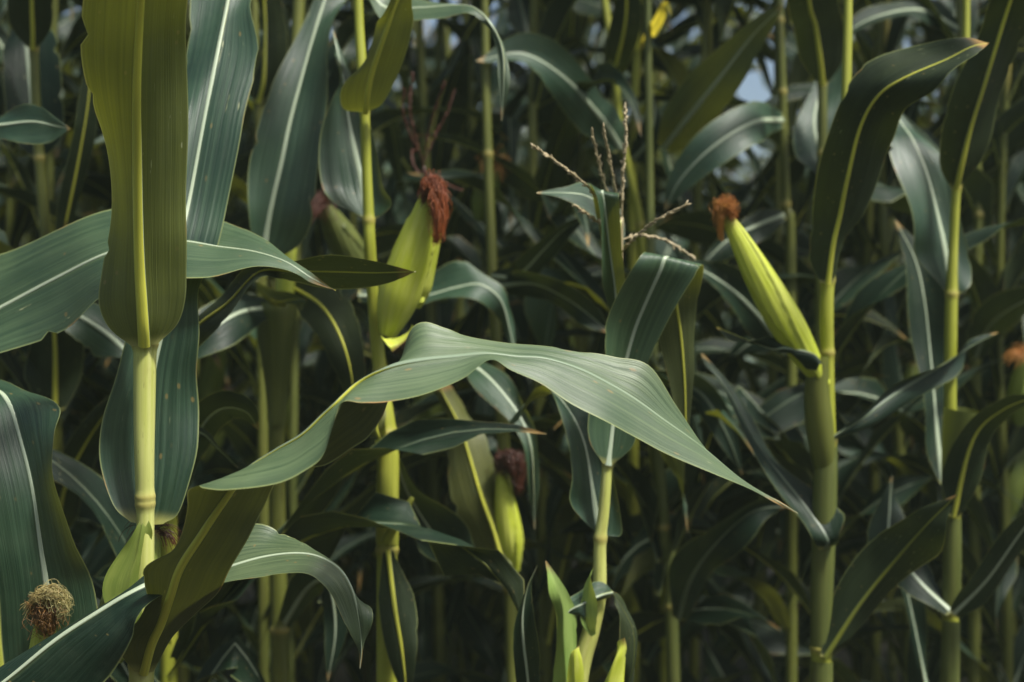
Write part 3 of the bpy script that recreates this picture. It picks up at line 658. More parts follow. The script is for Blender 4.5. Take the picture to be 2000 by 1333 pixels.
tas = tube('tassel', [P(1212, 545, 2.04), P(1213, 480, 2.04), P(1214, 425, 2.04)], [.0034, .003, .0028], M_TASSEL, p3, p3.location, 10, 4)
for i, pts in enumerate([[(1214, 430, 2.04), (1216, 350, 2.03), (1222, 270, 2.02), (1221, 205, 2.02)],
                         [(1208, 420, 2.04), (1198, 350, 2.0), (1186, 290, 1.97), (1178, 246, 1.95)],
                         [(1205, 440, 2.04), (1183, 370, 2.0), (1168, 310, 1.97), (1156, 256, 1.95)],
                         [(1206, 470, 2.04), (1165, 385, 2.0), (1105, 330, 1.95), (1042, 287, 1.92)],
                         [(1210, 500, 2.04), (1232, 472, 2.0), (1275, 436, 1.97), (1338, 402, 1.94)],
                         [(1210, 470, 2.04), (1250, 460, 2.06), (1300, 470, 2.07), (1352, 502, 2.07)],
                         [(1208, 470, 2.04), (1180, 440, 2.02), (1148, 420, 1.97), (1122, 400, 1.94)]]):
    tassel_branch(tas, [P(*q) for q in pts], .0025 if i == 0 else .0018, M_TASSEL, p3.location, 70 + i)
hero_leaf(p3, [(1192, 1150, 1197, 1158, 1190, 1168, 1.985), (1165, 1134, 1170, 1165, 1163, 1196, 1.965, .015, -.01), (1135, 1148, 1138, 1180, 1142, 1209, 1.955, .015, -.01), (1110, 1180, 1110, 1196, 1120, 1208, 1.955), (1096, 1228, 1.96)],
          'U', ripple=.003, rib=.0018, seed=66)
hero_leaf(p3, [(1190, 1152, 1197, 1158, 1200, 1170, 1.992), (1218, 1168, 1213, 1184, 1206, 1200, 1.99, .01, -.01), (1251, 1224, 1236, 1230, 1212, 1236, 1.985, .01, -.01), (1253, 1270, 1238, 1290, 1214, 1300, 1.98, .01, -.01), (1236, 1330, 1228, 1340, 1216, 1346, 1.98), (1214, 1420, 1.98)],
          'L', mat=M_LEAFD, ripple=.003, rib=0, seed=69)
hero_leaf(p3, [(1080, 1420, 1110, 1420, 1142, 1415, 1.97), (1072, 1330, 1106, 1335, 1140, 1330, 1.955, .008), (1074, 1250, 1100, 1250, 1130, 1252, 1.952, .008), (1080, 1190, 1099, 1190, 1122, 1196, 1.955, .006), (1070, 1140, 1086, 1142, 1106, 1152, 1.96), (1066, 1096, 1.965)], 'L', mat=M_HUSKG, rib=0, ripple=.0035, seed=67, name='ear_husk_blade')
hero_leaf(p3, [(1112, 1400, 1124, 1400, 1140, 1400, 1.94), (1108, 1330, 1122, 1330, 1136, 1326, 1.93, .006), (1112, 1280, 1121, 1278, 1130, 1274, 1.93, .004), (1130, 1262, 1.935)], 'L', mat=M_HUSK, rib=0, ripple=.003, seed=167, name='ear_husk_blade')
hero_leaf(p3, [(1150, 1240, 1156, 1244, 1164, 1238, 1.96), (1136, 1195, 1144, 1196, 1156, 1190, 1.955, .004), (1140, 1150, 1148, 1148, 1158, 1142, 1.96), (1160, 1105, 1.97)], 'L', mat=M_HUSKG, rib=0, ripple=.003, seed=168, name='ear_husk_blade')
hero_leaf(p3, [(1150, 1430, 1170, 1440, 1195, 1430, 1.95), (1160, 1340, 1185, 1345, 1212, 1335, 1.945, .012), (1185, 1285, 1200, 1290, 1222, 1285, 1.945, .01), (1206, 1258, 1214, 1262, 1224, 1266, 1.95), (1219, 1246, 1.95)], 'L', mat=M_HUSK, rib=0, ripple=.004, seed=68, name='ear_husk_blade')
arc_leaf(p3, [(1040, 1420, 2.0), (1030, 1320, 1.98), (1020, 1220, 1.96), (1030, 1150, 1.95), (1050, 1105, 1.95)], 20, 'U', mat=M_LEAFD, tilt=.6, rib=.003)

# ---- right plant with the slanting ear
p4 = plant_at(1608, 2.2, "corn plant right of the middle with a slanting green ear tipped by short orange silk")
hero_stalk(p4, [(1600, 2800, 2.2, 21), (1604, 1333, 2.2, 20), (1606, 1180, 2.2, 19), (1610, 1050, 2.2, 21), (1614, 900, 2.2, 20), (1616, 800, 2.205, 15), (1616, 700, 2.205, 13), (1614, 620, 2.2, 14), (1617, 550, 2.2, 13), (1628, 480, 2.205, 11), (1645, 350, 2.21, 10), (1655, 100, 2.22, 9), (1660, -300, 2.24, 5)], M_STALK, (1265, 862, 690, 548))
sheath_over(p4, [(1604, 1262, 2.199, 21), (1606, 1150, 2.198, 22), (1610, 1020, 2.197, 24), (1613, 925, 2.196, 23), (1616, 872, 2.196, 20)])
sheath_over(p4, [(1598, 1560, 2.199, 23), (1602, 1400, 2.199, 24), (1605, 1290, 2.198, 22)])
tube('leaf_sheath', [P(1612, 925, 2.199), P(1607, 880, 2.192), P(1601, 830, 2.188), P(1596, 775, 2.182), P(1597, 730, 2.178), P(1600, 695, 2.175)], [.0160, .0195, .0215, .0195, .0172, .0150], M_STALKD, p4, p4.location, 20, 6, (), .02, caps=False)
hero_leaf(p4, [(1602, 552, 1617, 556, 1629, 550, 2.18), (1577, 500, 1627, 480, 1646, 470, 2.165, .015), (1582, 420, 1641, 420, 1692, 420, 2.15, .025), (1597, 340, 1655, 350, 1732, 345, 2.12, .025), (1622, 255, 1680, 250, 1748, 278, 2.08, .025), (1648, 190, 1715, 188, 1768, 206, 2.045, .03, .01), (1690, 130, 1768, 152, 1836, 163, 2.02, .045, -.02), (1780, 95, 1850, 116, 1897, 119, 2.01, .04, -.03), (1872, 74, 1897, 92, 1916, 100, 2.0, .01, -.01), (1932, 84, 2.0)],
          'L', mat=M_LEAFD, ripple=.003, rib=.004, seed=71)
e5 = ear(p4, P(1609, 752, 2.180), P(1418, 420, 2.13), .026, M_HUSK, None, seed=26, tip_r=.30, bulge=.42)
silk_mass(e5, [P(1432, 428, 2.12), P(1424, 404, 2.12), P(1412, 402, 2.12), P(1405, 425, 2.12), P(1408, 468, 2.13)], [.008, .011, .010, .006, .003], M_SILKO, p4.location, 330, 6, .00042, fly=.4)
hero_leaf(p4, [(1600, 700, 1604, 710, 1610, 715, 2.15), (1570, 690, 1585, 690, 1603, 692, 2.14, .01, -.01), (1520, 660, 1535, 680, 1560, 700, 2.15, .02, -.02), (1480, 660, 1500, 680, 1505, 690, 2.17), (1400, 640, 2.2)], 'U', mat=M_LEAFD, rib=.002, seed=73)
hero_leaf(p4, [(1606, 868, 1616, 862, 1628, 850, 2.18), (1682, 838, 1692, 812, 1692, 800, 2.2, .005, -.01), (1758, 790, 1764, 760, 1758, 742, 2.24, .01, -.015), (1838, 736, 1844, 712, 1838, 698, 2.3, .01, -.015), (1890, 694, 1895, 678, 1890, 668, 2.36, .005, -.01), (1950, 650, 2.42)], 'U', mat=M_LEAFD, rmat=M_RIBD, rib=.004, seed=74)
hero_leaf(p4, [(1602, 1282, 1612, 1285, 1625, 1272, 2.18), (1632, 1150, 1680, 1180, 1722, 1200, 2.17, .02), (1712, 1050, 1757, 1085, 1802, 1090, 2.15, .02), (1785, 1005, 1815, 1020, 1840, 1020, 2.12), (1872, 965, 2.1)], 'L', mat=M_LEAFD, rmat=M_RIBD, rib=.004, seed=75)
hero_leaf(p4, [(1600, 1075, 1612, 1072, 1625, 1068, 2.18), (1575, 1035, 1615, 1050, 1642, 1050, 2.17, -.01), (1520, 960, 1570, 985, 1640, 1000, 2.2, -.01), (1440, 830, 1480, 870, 1530, 900, 2.24, -.01), (1390, 740, 1425, 770, 1460, 790, 2.28), (1370, 690, 2.3)], 'U', mat=M_LEAFD, rmat=M_RIBD, rib=.003, seed=76)

# ---- far right plant
p6 = plant_at(1856, 2.35, "corn plant near the right edge with a straight yellow-green stalk and an upright dark leaf")
hero_stalk(p6, [(1850, 2700, 2.35, 17), (1855, 1333, 2.35, 16), (1858, 1180, 2.35, 16), (1860, 1000, 2.35, 15), (1857, 900, 2.35, 13), (1856, 750, 2.35, 12), (1858, 600, 2.35, 12), (1862, 480, 2.35, 9), (1868, 366, 2.35, 9), (1885, 150, 2.37, 8), (1890, -300, 2.39, 5)], M_STALK, (1195, 1000, 930, 575, 366))
sheath_over(p6, [(1858, 1185, 2.349, 18), (1860, 1090, 2.348, 18), (1861, 1012, 2.347, 16)])
sheath_over(p6, [(1850, 1520, 2.349, 18), (1855, 1333, 2.348, 19), (1858, 1212, 2.347, 17)])
tube('leaf_sheath', [P(1858, 1000, 2.345), P(1862, 930, 2.34), P(1872, 850, 2.335), P(1880, 800, 2.33)], [.0135, .019, .026, .030], M_SHEATH, p6, p6.location, 20, 6, (), .02, caps=False)
hero_leaf(p6, [(1856, 366, 1868, 369, 1877, 362, 2.335), (1836, 322, 1877, 328, 1908, 318, 2.31, .015), (1842, 250, 1896, 250, 1946, 230, 2.28, .02), (1866, 160, 1923, 165, 1986, 150, 2.24, .02), (1912, 60, 1955, 60, 2012, 60, 2.20, .02), (1940, -10, 1978, -10, 2032, -10, 2.17), (2010, -180, 2040, -190, 2070, -190, 2.08), (2120, -320, 2.0)], 'L', mat=M_LEAFD, rib=.0045, seed=81)
hero_leaf(p6, [(1845, 570, 1860, 578, 1880, 572, 2.36), (1812, 500, 1850, 515, 1897, 545, 2.37, -.012), (1790, 430, 1836, 440, 1872, 450, 2.385, -.02), (1748, 330, 1811, 340, 1850, 330, 2.41, -.02), (1735, 270, 1782, 272, 1818, 275, 2.44, -.01), (1742, 232, 1760, 240, 1785, 240, 2.48), (1715, 170, 2.5)], 'U', rib=.0055, ripple=.005, seed=82)
hero_leaf(p6, [(1836, 944, 1841, 948, 1848, 940, 2.39), (1800, 850, 1831, 852, 1852, 850, 2.42, -.01), (1792, 700, 1818, 700, 1850, 700, 2.45, -.01), (1772, 585, 1806, 590, 1850, 600, 2.47, -.01), (1762, 500, 1787, 506, 1812, 495, 2.49), (1748, 430, 2.5)], 'U', mat=M_LEAFD, rib=.0045, seed=83)
arc_leaf(p6, [(1862, 1010, 2.33), (1900, 860, 2.3), (1960, 800, 2.26), (2040, 770, 2.2)], 34, 'L', mat=M_LEAFD, tilt=.6)
arc_leaf(p6, [(1862, 1200, 2.33), (1930, 1130, 2.3), (2010, 1020, 2.25), (2100, 930, 2.2)], 40, 'U', mat=M_LEAFD, tilt=.6)
arc_leaf(p6, [(1858, 1195, 2.33), (1790, 1130, 2.36), (1740, 1060, 2.4), (1738, 990, 2.42), (1742, 930, 2.44)], 40, 'U', mat=M_LEAFD, tilt=.4)
arc_leaf(p6, [(1815, 1400, 2.5), (1808, 1333, 2.5), (1775, 1170, 2.5), (1755, 1080, 2.5), (1745, 1000, 2.52)], 24, 'U', mat=M_LEAFD, tilt=.4)

# ---- second row: stalks one can follow behind the first
p5 = plant_at(1606, 2.62, "corn plant with a dark pointed leaf above the bare stalk behind the arching leaf")
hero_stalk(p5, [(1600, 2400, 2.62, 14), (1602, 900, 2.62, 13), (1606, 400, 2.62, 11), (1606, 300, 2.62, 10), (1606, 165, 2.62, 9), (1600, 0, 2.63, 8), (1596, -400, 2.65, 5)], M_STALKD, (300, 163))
hero_leaf(p5, [(1595, 162, 1607, 166, 1620, 160, 2.6), (1556, 110, 1602, 116, 1646, 120, 2.57, .02), (1550, 60, 1593, 52, 1650, 60, 2.54, .02), (1545, 0, 1580, 0, 1636, 0, 2.5, .02), (1540, -150, 1572, -150, 1612, -150, 2.42), (1590, -300, 2.36)], 'L', mat=M_LEAFD, rib=.0048, seed=91)
hero_leaf(p5, [(1600, 345, 1606, 350, 1614, 345, 2.63), (1570, 305, 1604, 310, 1630, 300, 2.64, -.01), (1548, 265, 1590, 245, 1640, 220, 2.66, -.01), (1580, 190, 1600, 180, 1650, 150, 2.7), (1630, 60, 2.75)], 'U', rib=.004, seed=92)
p7 = plant_at(1225, 2.8, "corn plant rising slender behind the tassel with long pale-ribbed leaves spreading both ways")
hero_stalk(p7, [(1300, 2300, 2.8, 13), (1300, 1190, 2.8, 12), (1278, 860, 2.8, 12), (1262, 600, 2.8, 10), (1250, 440, 2.8, 9), (1228, 330, 2.8, 8), (1210, 250, 2.8, 8), (1200, 120, 2.8, 8), (1180, -10, 2.82, 7), (1150, -300, 2.85, 5)], M_STALK, (1190, 860, 440, 290, 120))
arc_leaf(p7, [(1214, 292, 2.78), (1170, 225, 2.72), (1100, 150, 2.66), (1020, 105, 2.62), (930, 120, 2.6)], 52, 'U', tilt=.5, rib=.006)
arc_leaf(p7, [(1296, 290, 2.78), (1340, 235, 2.72), (1400, 160, 2.66), (1470, 70, 2.62), (1530, 10, 2.6)], 56, 'U', tilt=.4, rib=.0055)
arc_leaf(p7, [(1196, 130, 2.8), (1205, 120, 2.75), (1222, 40, 2.7), (1230, -60, 2.66), (1280, -200, 2.6)], 30, 'L', mat=M_LEAFD, tilt=.4, rib=.004)
p8 = plant_at(1240, 2.95, "slender corn stalk just right of the tassel with a dark upright leaf at the top")
hero_stalk(p8, [(1240, 2200, 2.95, 12), (1236, 600, 2.95, 10), (1236, 310, 2.95, 8), (1244, 100, 2.95, 8), (1250, -50, 2.96, 7), (1255, -350, 2.97, 5)], M_STALK, (310, 252, 95))
hero_leaf(p8, [(1232, 97, 1244, 100, 1256, 95, 2.93), (1212, 60, 1246, 70, 1284, 60, 2.92, .02), (1215, 0, 1250, 0, 1286, -5, 2.89, .02), (1225, -120, 1255, -120, 1290, -120, 2.84), (1280, -280, 2.8)], 'L', mat=M_LEAFD, rib=.005, seed=95)
arc_leaf(p8, [(1236, 312, 2.93), (1262, 280, 2.9), (1278, 230, 2.88), (1275, 180, 2.88)], 30, 'U', mat=M_LEAFD, tilt=.4)
p9 = plant_at(1535, 2.75, "corn plant with a tall thin stalk left of the dark arching leaf on the right")
hero_stalk(p9, [(1545, 2300, 2.75, 12), (1545, 600, 2.75, 11), (1535, 420, 2.75, 10), (1530, 250, 2.75, 9), (1524, 60, 2.75, 8), (1522, -60, 2.76, 7), (1520, -350, 2.78, 5)], M_STALKD, (400, 180, 40))
arc_leaf(p9, [(1298, 412, 2.6), (1330, 350, 2.58), (1395, 285, 2.56), (1470, 240, 2.6), (1530, 235, 2.72)][::-1], 50, 'U', tilt=.5, rib=.0055)
arc_leaf(p9, [(1535, 690, 2.73), (1500, 640, 2.66), (1440, 575, 2.6), (1375, 530, 2.56), (1320, 515, 2.54)], 38, 'U', mat=M_LEAFD, tilt=.6, rib=.0055)
arc_leaf(p9, [(1532, 420, 2.74), (1480, 440, 2.7), (1420, 470, 2.66), (1370, 520, 2.64)], 34, 'U', mat=M_LEAFD, tilt=.6)
p10 = plant_at(60, 2.5, "corn plant in the upper left corner with a white-ribbed leaf against a yellow-green stalk")
hero_stalk(p10, [(80, 2500, 2.5, 15), (90, 1100, 2.5, 14), (106, 800, 2.5, 13), (104, 640, 2.5, 12), (76, 300, 2.5, 10), (66, 95, 2.5, 9), (62, 0, 2.5, 8), (60, -450, 2.52, 5)], M_STALKD, (800, 310, 97))
hero_leaf(p10, [(52, 92, 64, 97, 76, 92, 2.48), (24, 55, 64, 62, 103, 50, 2.46, .015), (20, 0, 62, 0, 108, -10, 2.43, .02), (30, -150, 62, -150, 95, -150, 2.37), (70, -300, 2.3)], 'L', mat=M_LEAFD, rib=.004, seed=101)
hero_leaf(p10, [(58, 305, 74, 312, 90, 305, 2.52), (20, 260, 68, 262, 120, 260, 2.53, -.015), (5, 180, 60, 180, 120, 170, 2.55, -.02), (5, 100, 52, 100, 115, 85, 2.57, -.01), (20, 40, 50, 40, 95, 40, 2.6), (60, -100, 2.65)], 'U', mat=M_LEAFD, rib=.007, seed=102)
hero_leaf(p10, [(90, 800, 107, 806, 126, 800, 2.48), (52, 740, 108, 745, 163, 735, 2.47, .015), (48, 680, 108, 690, 168, 675, 2.45, .02), (60, 620, 106, 625, 150, 620, 2.43), (80, 540, 110, 540, 130, 540, 2.4), (130, 430, 2.36)], 'L', mat=M_LEAFD, rib=.005, seed=103)
hero_leaf(p10, [(-70, 225, -60, 250, -50, 272, 2.2), (0, 228, 2, 244, 4, 264, 2.18, .02, -.02), (55, 216, 62, 238, 60, 268, 2.16, .02, -.02), (102, 234, 106, 246, 104, 264, 2.15, .01, -.01), (138, 252, 2.14)], 'U', rib=.003, seed=104)
arc_leaf(p10, [(100, 640, 2.5), (120, 480, 2.46), (150, 330, 2.42), (172, 200, 2.4), (180, 80, 2.4)], 26, 'L', mat=M_LEAFD, tilt=.8)
arc_leaf(p10, [(112, 1060, 2.5), (125, 960, 2.44), (160, 880, 2.4), (215, 800, 2.36), (300, 740, 2.34)], 42, 'L', mat=M_LEAFD, tilt=.4)
arc_leaf(p10, [(106, 1000, 2.52), (60, 860, 2.5), (10, 800, 2.5), (-60, 780, 2.5)], 40, 'U', mat=M_LEAFD, tilt=.5)
p11 = plant_at(505, 2.75, "corn plant with a thin stalk and hanging dark leaf behind the broad left leaf")
hero_stalk(p11, [(520, 2300, 2.75, 12), (512, 700, 2.75, 11), (505, 250, 2.75, 9), (498, 100, 2.75, 8), (494, -300, 2.77, 5)], M_STALKD, (600, 195))
hero_leaf(p11, [(494, 196, 504, 202, 516, 196, 2.74), (500, 150, 515, 155, 545, 150, 2.72, .02), (500, 60, 518, 60, 550, 50, 2.70, .02), (496, -60, 515, -60, 545, -60, 2.66), (530, -250, 2.6)], 'L', mat=M_LEAFD, rib=.004, seed=105)
p12 = plant_at(990, 2.5, "corn plant low in the middle with a thin pointed ear under dark red silk")
hero_stalk(p12, [(1020, 2500, 2.6, 15), (1000, 1250, 2.6, 14), (985, 900, 2.6, 13), (965, 600, 2.6, 11), (950, 200, 2.62, 9), (940, -400, 2.64, 5)], M_STALKD, (1150, 720, 300))
ear(p12, P(1005, 1115, 2.45), P(978, 915, 2.42), .021, M_HUSK, None, seed=33, tip_r=.25)
silk_mass(p12.children[-1], [P(976, 925, 2.42), P(985, 900, 2.415), P(1000, 898, 2.41), P(1010, 925, 2.41), P(1012, 965, 2.415)], [.012, .016, .016, .014, .006], M_SILKD, p12.location, 330, 8, .0007)
hero_leaf(p12, [(840, 745, 855, 750, 875, 745, 2.45), (870, 825, 897, 830, 925, 812, 2.44, .02), (872, 905, 915, 885, 946, 850, 2.43, .02), (890, 990, 940, 970, 952, 950, 2.42, .02, .03), (922, 1060, 965, 1040, 978, 1015, 2.42, .02, .03), (955, 1125, 985, 1112, 996, 1100, 2.42), (1003, 1155, 2.42)][::-1], 'L', mat=M_LEAF, rib=.004, seed=106)
hero_leaf(p12, [(900, 715, 912, 705, 930, 700, 2.34), (922, 752, 955, 738, 985, 728, 2.30, -.01), (972, 800, 1000, 790, 1022, 785, 2.27, -.01), (1008, 842, 1026, 836, 1043, 828, 2.25), (1026, 885, 1038, 882, 1051, 880, 2.24), (1032, 950, 1042, 950, 1053, 942, 2.24), (1038, 1000, 1043, 1000, 1048, 990, 2.24), (1044, 1034, 2.24)], 'U', rib=.0034, seed=107)
hero_leaf(p12, [(700, 590, 700, 578, 700, 566, 2.48), (812, 600, 815, 580, 820, 563, 2.45, -.03, .03), (880, 592, 890, 562, 898, 526, 2.43, -.03, .03), (930, 590, 938, 556, 918, 519, 2.42, -.02, .03), (965, 612, 977, 585, 972, 560, 2.42), (986, 652, 995, 640, 1002, 622, 2.42), (1008, 704, 2.42)], 'U', rib=.003, seed=108)
arc_leaf(p12, [(970, 560, 2.58), (1040, 555, 2.5), (1100, 580, 2.48), (1150, 615, 2.47), (1190, 650, 2.46)], 42, 'U', mat=M_LEAFD, tilt=.5)
arc_leaf(p12, [(960, 540, 2.58), (1010, 540, 2.54), (1060, 490, 2.5), (1100, 450, 2.48), (1150, 420, 2.46)], 32, 'U', mat=M_LEAFD, tilt=.6)
ear(p12, P(935, 430, 2.75), P(968, 320, 2.72), .022, M_HUSKD, M_SILKO, seed=35, silk_n=90, silk_len=.05, tip_r=.4)
p13 = plant_at(1290, 3.05, "corn plant low right of the middle with an olive stalk and dim leaves in shade")
hero_stalk(p13, [(1330, 2100, 2.6, 13), (1312, 1200, 2.6, 13), (1297, 1040, 2.6, 12), (1283, 860, 2.6, 12), (1275, 700, 2.62, 10), (1268, 300, 2.64, 8), (1262, -400, 2.66, 5)], M_SHEATH, (1185, 1030, 860))
arc_leaf(p13, [(1325, 1210, 2.56), (1350, 1130, 2.5), (1400, 1060, 2.46), (1470, 1000, 2.44), (1540, 990, 2.44)], 44, 'U', mat=M_LEAFD, rmat=M_RIBD, tilt=.3)
arc_leaf(p13, [(1290, 720, 2.58), (1330, 745, 2.5), (1375, 775, 2.48), (1420, 850, 2.47), (1450, 930, 2.47)], 36, 'U', mat=M_LEAFD, rmat=M_RIBD, tilt=.5)
p14 = plant_at(1905, 2.9, "corn plant with a bright pale stalk section at the top right corner")
hero_stalk(p14, [(1900, 2200, 2.9, 13), (1905, 700, 2.9, 11), (1912, 400, 2.9, 10), (1890, 200, 2.9, 9), (1875, 60, 2.9, 8), (1870, -300, 2.92, 6)], M_STALKD, (420, 90))
hero_leaf(p14, [(1852, 98, 1868, 100, 1880, 95, 2.92), (1830, 60, 1866, 60, 1905, 60, 2.93, -.02), (1832, 0, 1868, 0, 1908, 0, 2.95, -.02), (1840, -100, 1870, -100, 1905, -100, 3.0), (1880, -250, 3.05)], 'U', rib=.008, seed=111)
arc_leaf(p14, [(1880, 60, 2.9), (1800, 20, 2.85), (1720, 30, 2.8), (1660, 60, 2.78), (1600, 120, 2.76)], 26, 'U', mat=M_LEAFD, tilt=1.0)
arc_leaf(p14, [(1905, 700, 2.88), (1930, 640, 2.8), (1980, 600, 2.7), (2060, 560, 2.62)], 44, 'U', mat=M_LEAFD, tilt=.6)
ear(p14, P(1990, 830, 2.6), P(2002, 690, 2.58), .021, M_HUSKD, M_SILKO, seed=37, silk_n=120, silk_len=.045, silk_dir=(-.3, 0, -1), tip_r=.4)
arc_leaf(p8, [(1250, 95, 2.9), (1285, 40, 2.6), (1300, 10, 2.55), (1312, 30, 2.52)], 13, 'L', mat=M_LEAFY, tilt=.5, rib=.002)
ta2 = tube('tassel', [P(850, 520, 2.56), P(838, 400, 2.55), P(828, 325, 2.54)], [.0036, .0032, .0028], M_SILKD, p12, p12.location, 8, 4)
for i, pts in enumerate([[(828, 328, 2.54), (812, 270, 2.53), (800, 210, 2.52), (806, 150, 2.52)], [(826, 310, 2.54), (800, 260, 2.52), (786, 215, 2.51), (790, 175, 2.5)],
                         [(828, 320, 2.54), (836, 260, 2.53), (850, 215, 2.52), (868, 165, 2.51)], [(828, 318, 2.54), (850, 265, 2.55), (874, 220, 2.55), (886, 180, 2.55)],
                         [(830, 330, 2.54), (850, 345, 2.5), (875, 360, 2.48), (900, 372, 2.46)], [(818, 290, 2.54), (805, 300, 2.5), (812, 330, 2.49), (835, 340, 2.48)]]):
    tassel_branch(ta2, [P(*q) for q in pts], .0016, M_SILKD, p12.location, 170 + i)
HERO = [o for o in COL.objects if o.name.startswith('corn_plant')]

# ------------------------------------------------------------------ the rest of the field
def proc_leaf(parent, p0, az, L, W, a0, droop, seed, mat, rmat, segs=16, M=7, fold=False, org=(0, 0, 0)):
    r = random.Random(seed)
    d = np.array([math.cos(az), math.sin(az), 0.0]); up = np.array([0, 0, 1.0])
    side = np.cross(up, d)
    ang = a0; p = np.array(p0, float); rows = []
    tw = r.uniform(-0.9, 0.9); sw = r.uniform(-.5, .5)
    kink = r.uniform(.35, .7) if fold else 9
    for i in range(segs + 1):
        t = i / segs
        hw = W * 0.5 * min(1, 0.32 + 4.2 * t) * max(0.012, 1 - max(0, (t - .3) / .7) ** 2.1)
        dirn = d * math.sin(ang) + up * math.cos(ang) + side * sw * 0.3 * t
        nrm = -d * math.cos(ang) + up * math.sin(ang)
        roll = tw * t ** 1.3
        s2 = side * math.cos(roll) + nrm * math.sin(roll)
        n2 = nrm * math.cos(roll) - side * math.sin(roll)
        v = 0.30 * (1 - 0.7 * t)
        rows.append([p + s2 * hw + n2 * hw * v, p, p - s2 * hw + n2 * hw * v])
        st = L / segs
        p = p + dirn / np.linalg.norm(dirn) * st
        ang += droop * (0.3 + 1.6 * t) / segs
        if t > kink: ang += 1.7; kink = 9
        ang = min(ang, 2.95)
    g = across(np.array(rows), M)
    nn = grid_normals(g)[1, M // 2]; ref = -d * math.cos(a0) + up * math.sin(a0)
    return make_leaf(parent, g, org, mat, rmat, .007, seed, .0036, flip=nn.dot(ref) < 0)

def crown(plant, x, y, z0, z1, seed, mat=None, away=0.0):
    """upper leaves of a plant whose top is above the frame"""
    r = random.Random(seed); z = z0; k = 0; az = r.uniform(0, 6.28)
    while z < z1:
        a = az + (math.pi if k % 2 else 0) + r.uniform(-.5, .5)
        if away: a = math.pi / 2 + r.uniform(-1.2, 1.2)
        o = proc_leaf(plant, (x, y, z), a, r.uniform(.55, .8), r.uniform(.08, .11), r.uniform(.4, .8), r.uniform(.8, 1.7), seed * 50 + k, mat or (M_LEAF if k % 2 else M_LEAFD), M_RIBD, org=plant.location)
        z += .14; k += 1

def proto(i, seed):
    r = random.Random(seed)
    t = thing('corn_plant', "tall corn plant standing in the dark dense rows behind the front plants", 'corn plant', (0, 0, 0), GROUP)
    H = r.uniform(2.35, 2.75); lean = r.uniform(-.06, .06)
    zz = [0, .4, .9, 1.4, 1.9, H]
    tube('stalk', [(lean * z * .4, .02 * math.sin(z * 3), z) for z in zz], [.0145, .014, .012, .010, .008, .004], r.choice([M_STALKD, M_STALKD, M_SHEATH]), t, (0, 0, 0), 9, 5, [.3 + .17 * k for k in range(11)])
    az = r.uniform(0, 6.28)
    z = 0.22; k = 0
    while z < H - .1:
        a = az + (math.pi if k % 2 else 0) + r.uniform(-.5, .5)
        frac = z / H
        L = r.uniform(.62, .92) * (1 - .35 * max(0, frac - .6)); W = r.uniform(.042, .078)
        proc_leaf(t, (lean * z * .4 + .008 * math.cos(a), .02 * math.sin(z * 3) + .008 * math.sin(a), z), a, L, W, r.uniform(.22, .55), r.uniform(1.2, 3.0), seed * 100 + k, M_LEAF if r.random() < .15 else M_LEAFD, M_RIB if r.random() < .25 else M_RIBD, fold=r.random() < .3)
        z += r.uniform(.105, .145) if z > 1.0 else r.uniform(.075, .105); k += 1
    if i % 2 == 0:
        a = r.uniform(0, 6.28); zb = r.uniform(.95, 1.2)
        ear(t, (.015 * math.cos(a), .015 * math.sin(a), zb), (.07 * math.cos(a), .07 * math.sin(a), zb + .22), .026, M_HUSKD, r.choice([M_SILKD, M_SILKO]), seed=seed, silk_n=50, silk_len=.05, tip_r=.4, origin=(0, 0, 0))
    ta = tube('tassel', [(lean * H * .4, .02 * math.sin(H * 3), H - .02), (lean * H * .4, .02 * math.sin(H * 3), H + .1)], [.003, .0025], M_TASSEL, t, (0, 0, 0), 6, 3)
    for q in range(5):
        a = q * 1.4 + seed; s = .03 + .05 * (q > 0)
        b0 = np.array([lean * H * .4, .02 * math.sin(H * 3), H + .04])
        tassel_branch(ta, [b0, b0 + [s * math.cos(a), s * math.sin(a), .1], b0 + [2 * s * math.cos(a), 2 * s * math.sin(a), .22]], .0028, M_TASSEL, (0, 0, 0), seed + q)
    return t

def dup(root):
    r = root.copy(); COL.objects.link(r)
    for ch in root.children:
        c = ch.copy(); COL.objects.link(c); c.parent = r
        for g in ch.children:
            q = g.copy(); COL.objects.link(q); q.parent = c
    return r

for pl, px, d, zt in ((p5, 1596, 2.64, 2.25), (p7, 1150, 2.85, 2.25), (p8, 1255, 2.97, 2.35), (p9, 1520, 2.78, 2.2), (p10, 60, 2.52, 2.25), (p11, 494, 2.77, 2.15), (p12, 945, 2.63, 2.2), (p13, 1264, 2.65, 2.2), (p14, 1870, 2.92, 2.3), (p0, 596, 2.46, 2.3), (pG, 338, 2.2, 2.15)):
    crown(pl, (px - 1000) * .00036 * d, d, CAM_Z + .27 * d, zt, int(px) % 97 + 3)
for pl, px, d, zt in ((p2, 692, 2.19, 2.05), (p4, 1658, 2.23, 2.0), (p6, 1888, 2.38, 2.1)):
    crown(pl, (px - 1000) * .00036 * d, d, CAM_Z + .30 * d, zt, int(px) % 89 + 3, away=1)
def filler(plant, x, y, seed, n=5):
    """more leaves in the row direction, at the heights one sees"""
    r = random.Random(seed)
    for k in range(n):
        a = (0 if r.random() < .5 else math.pi) + r.uniform(-.45, .45)
        proc_leaf(plant, (x, y, r.uniform(.5, 1.25)), a, r.uniform(.45, .8), r.uniform(.05, .085), r.uniform(.25, .7), r.uniform(1.0, 2.9), seed * 31 + k, M_LEAFD if r.random() < .9 else M_LEAF, M_RIB if r.random() < .2 else M_RIBD, org=plant.location, fold=r.random() < .4)
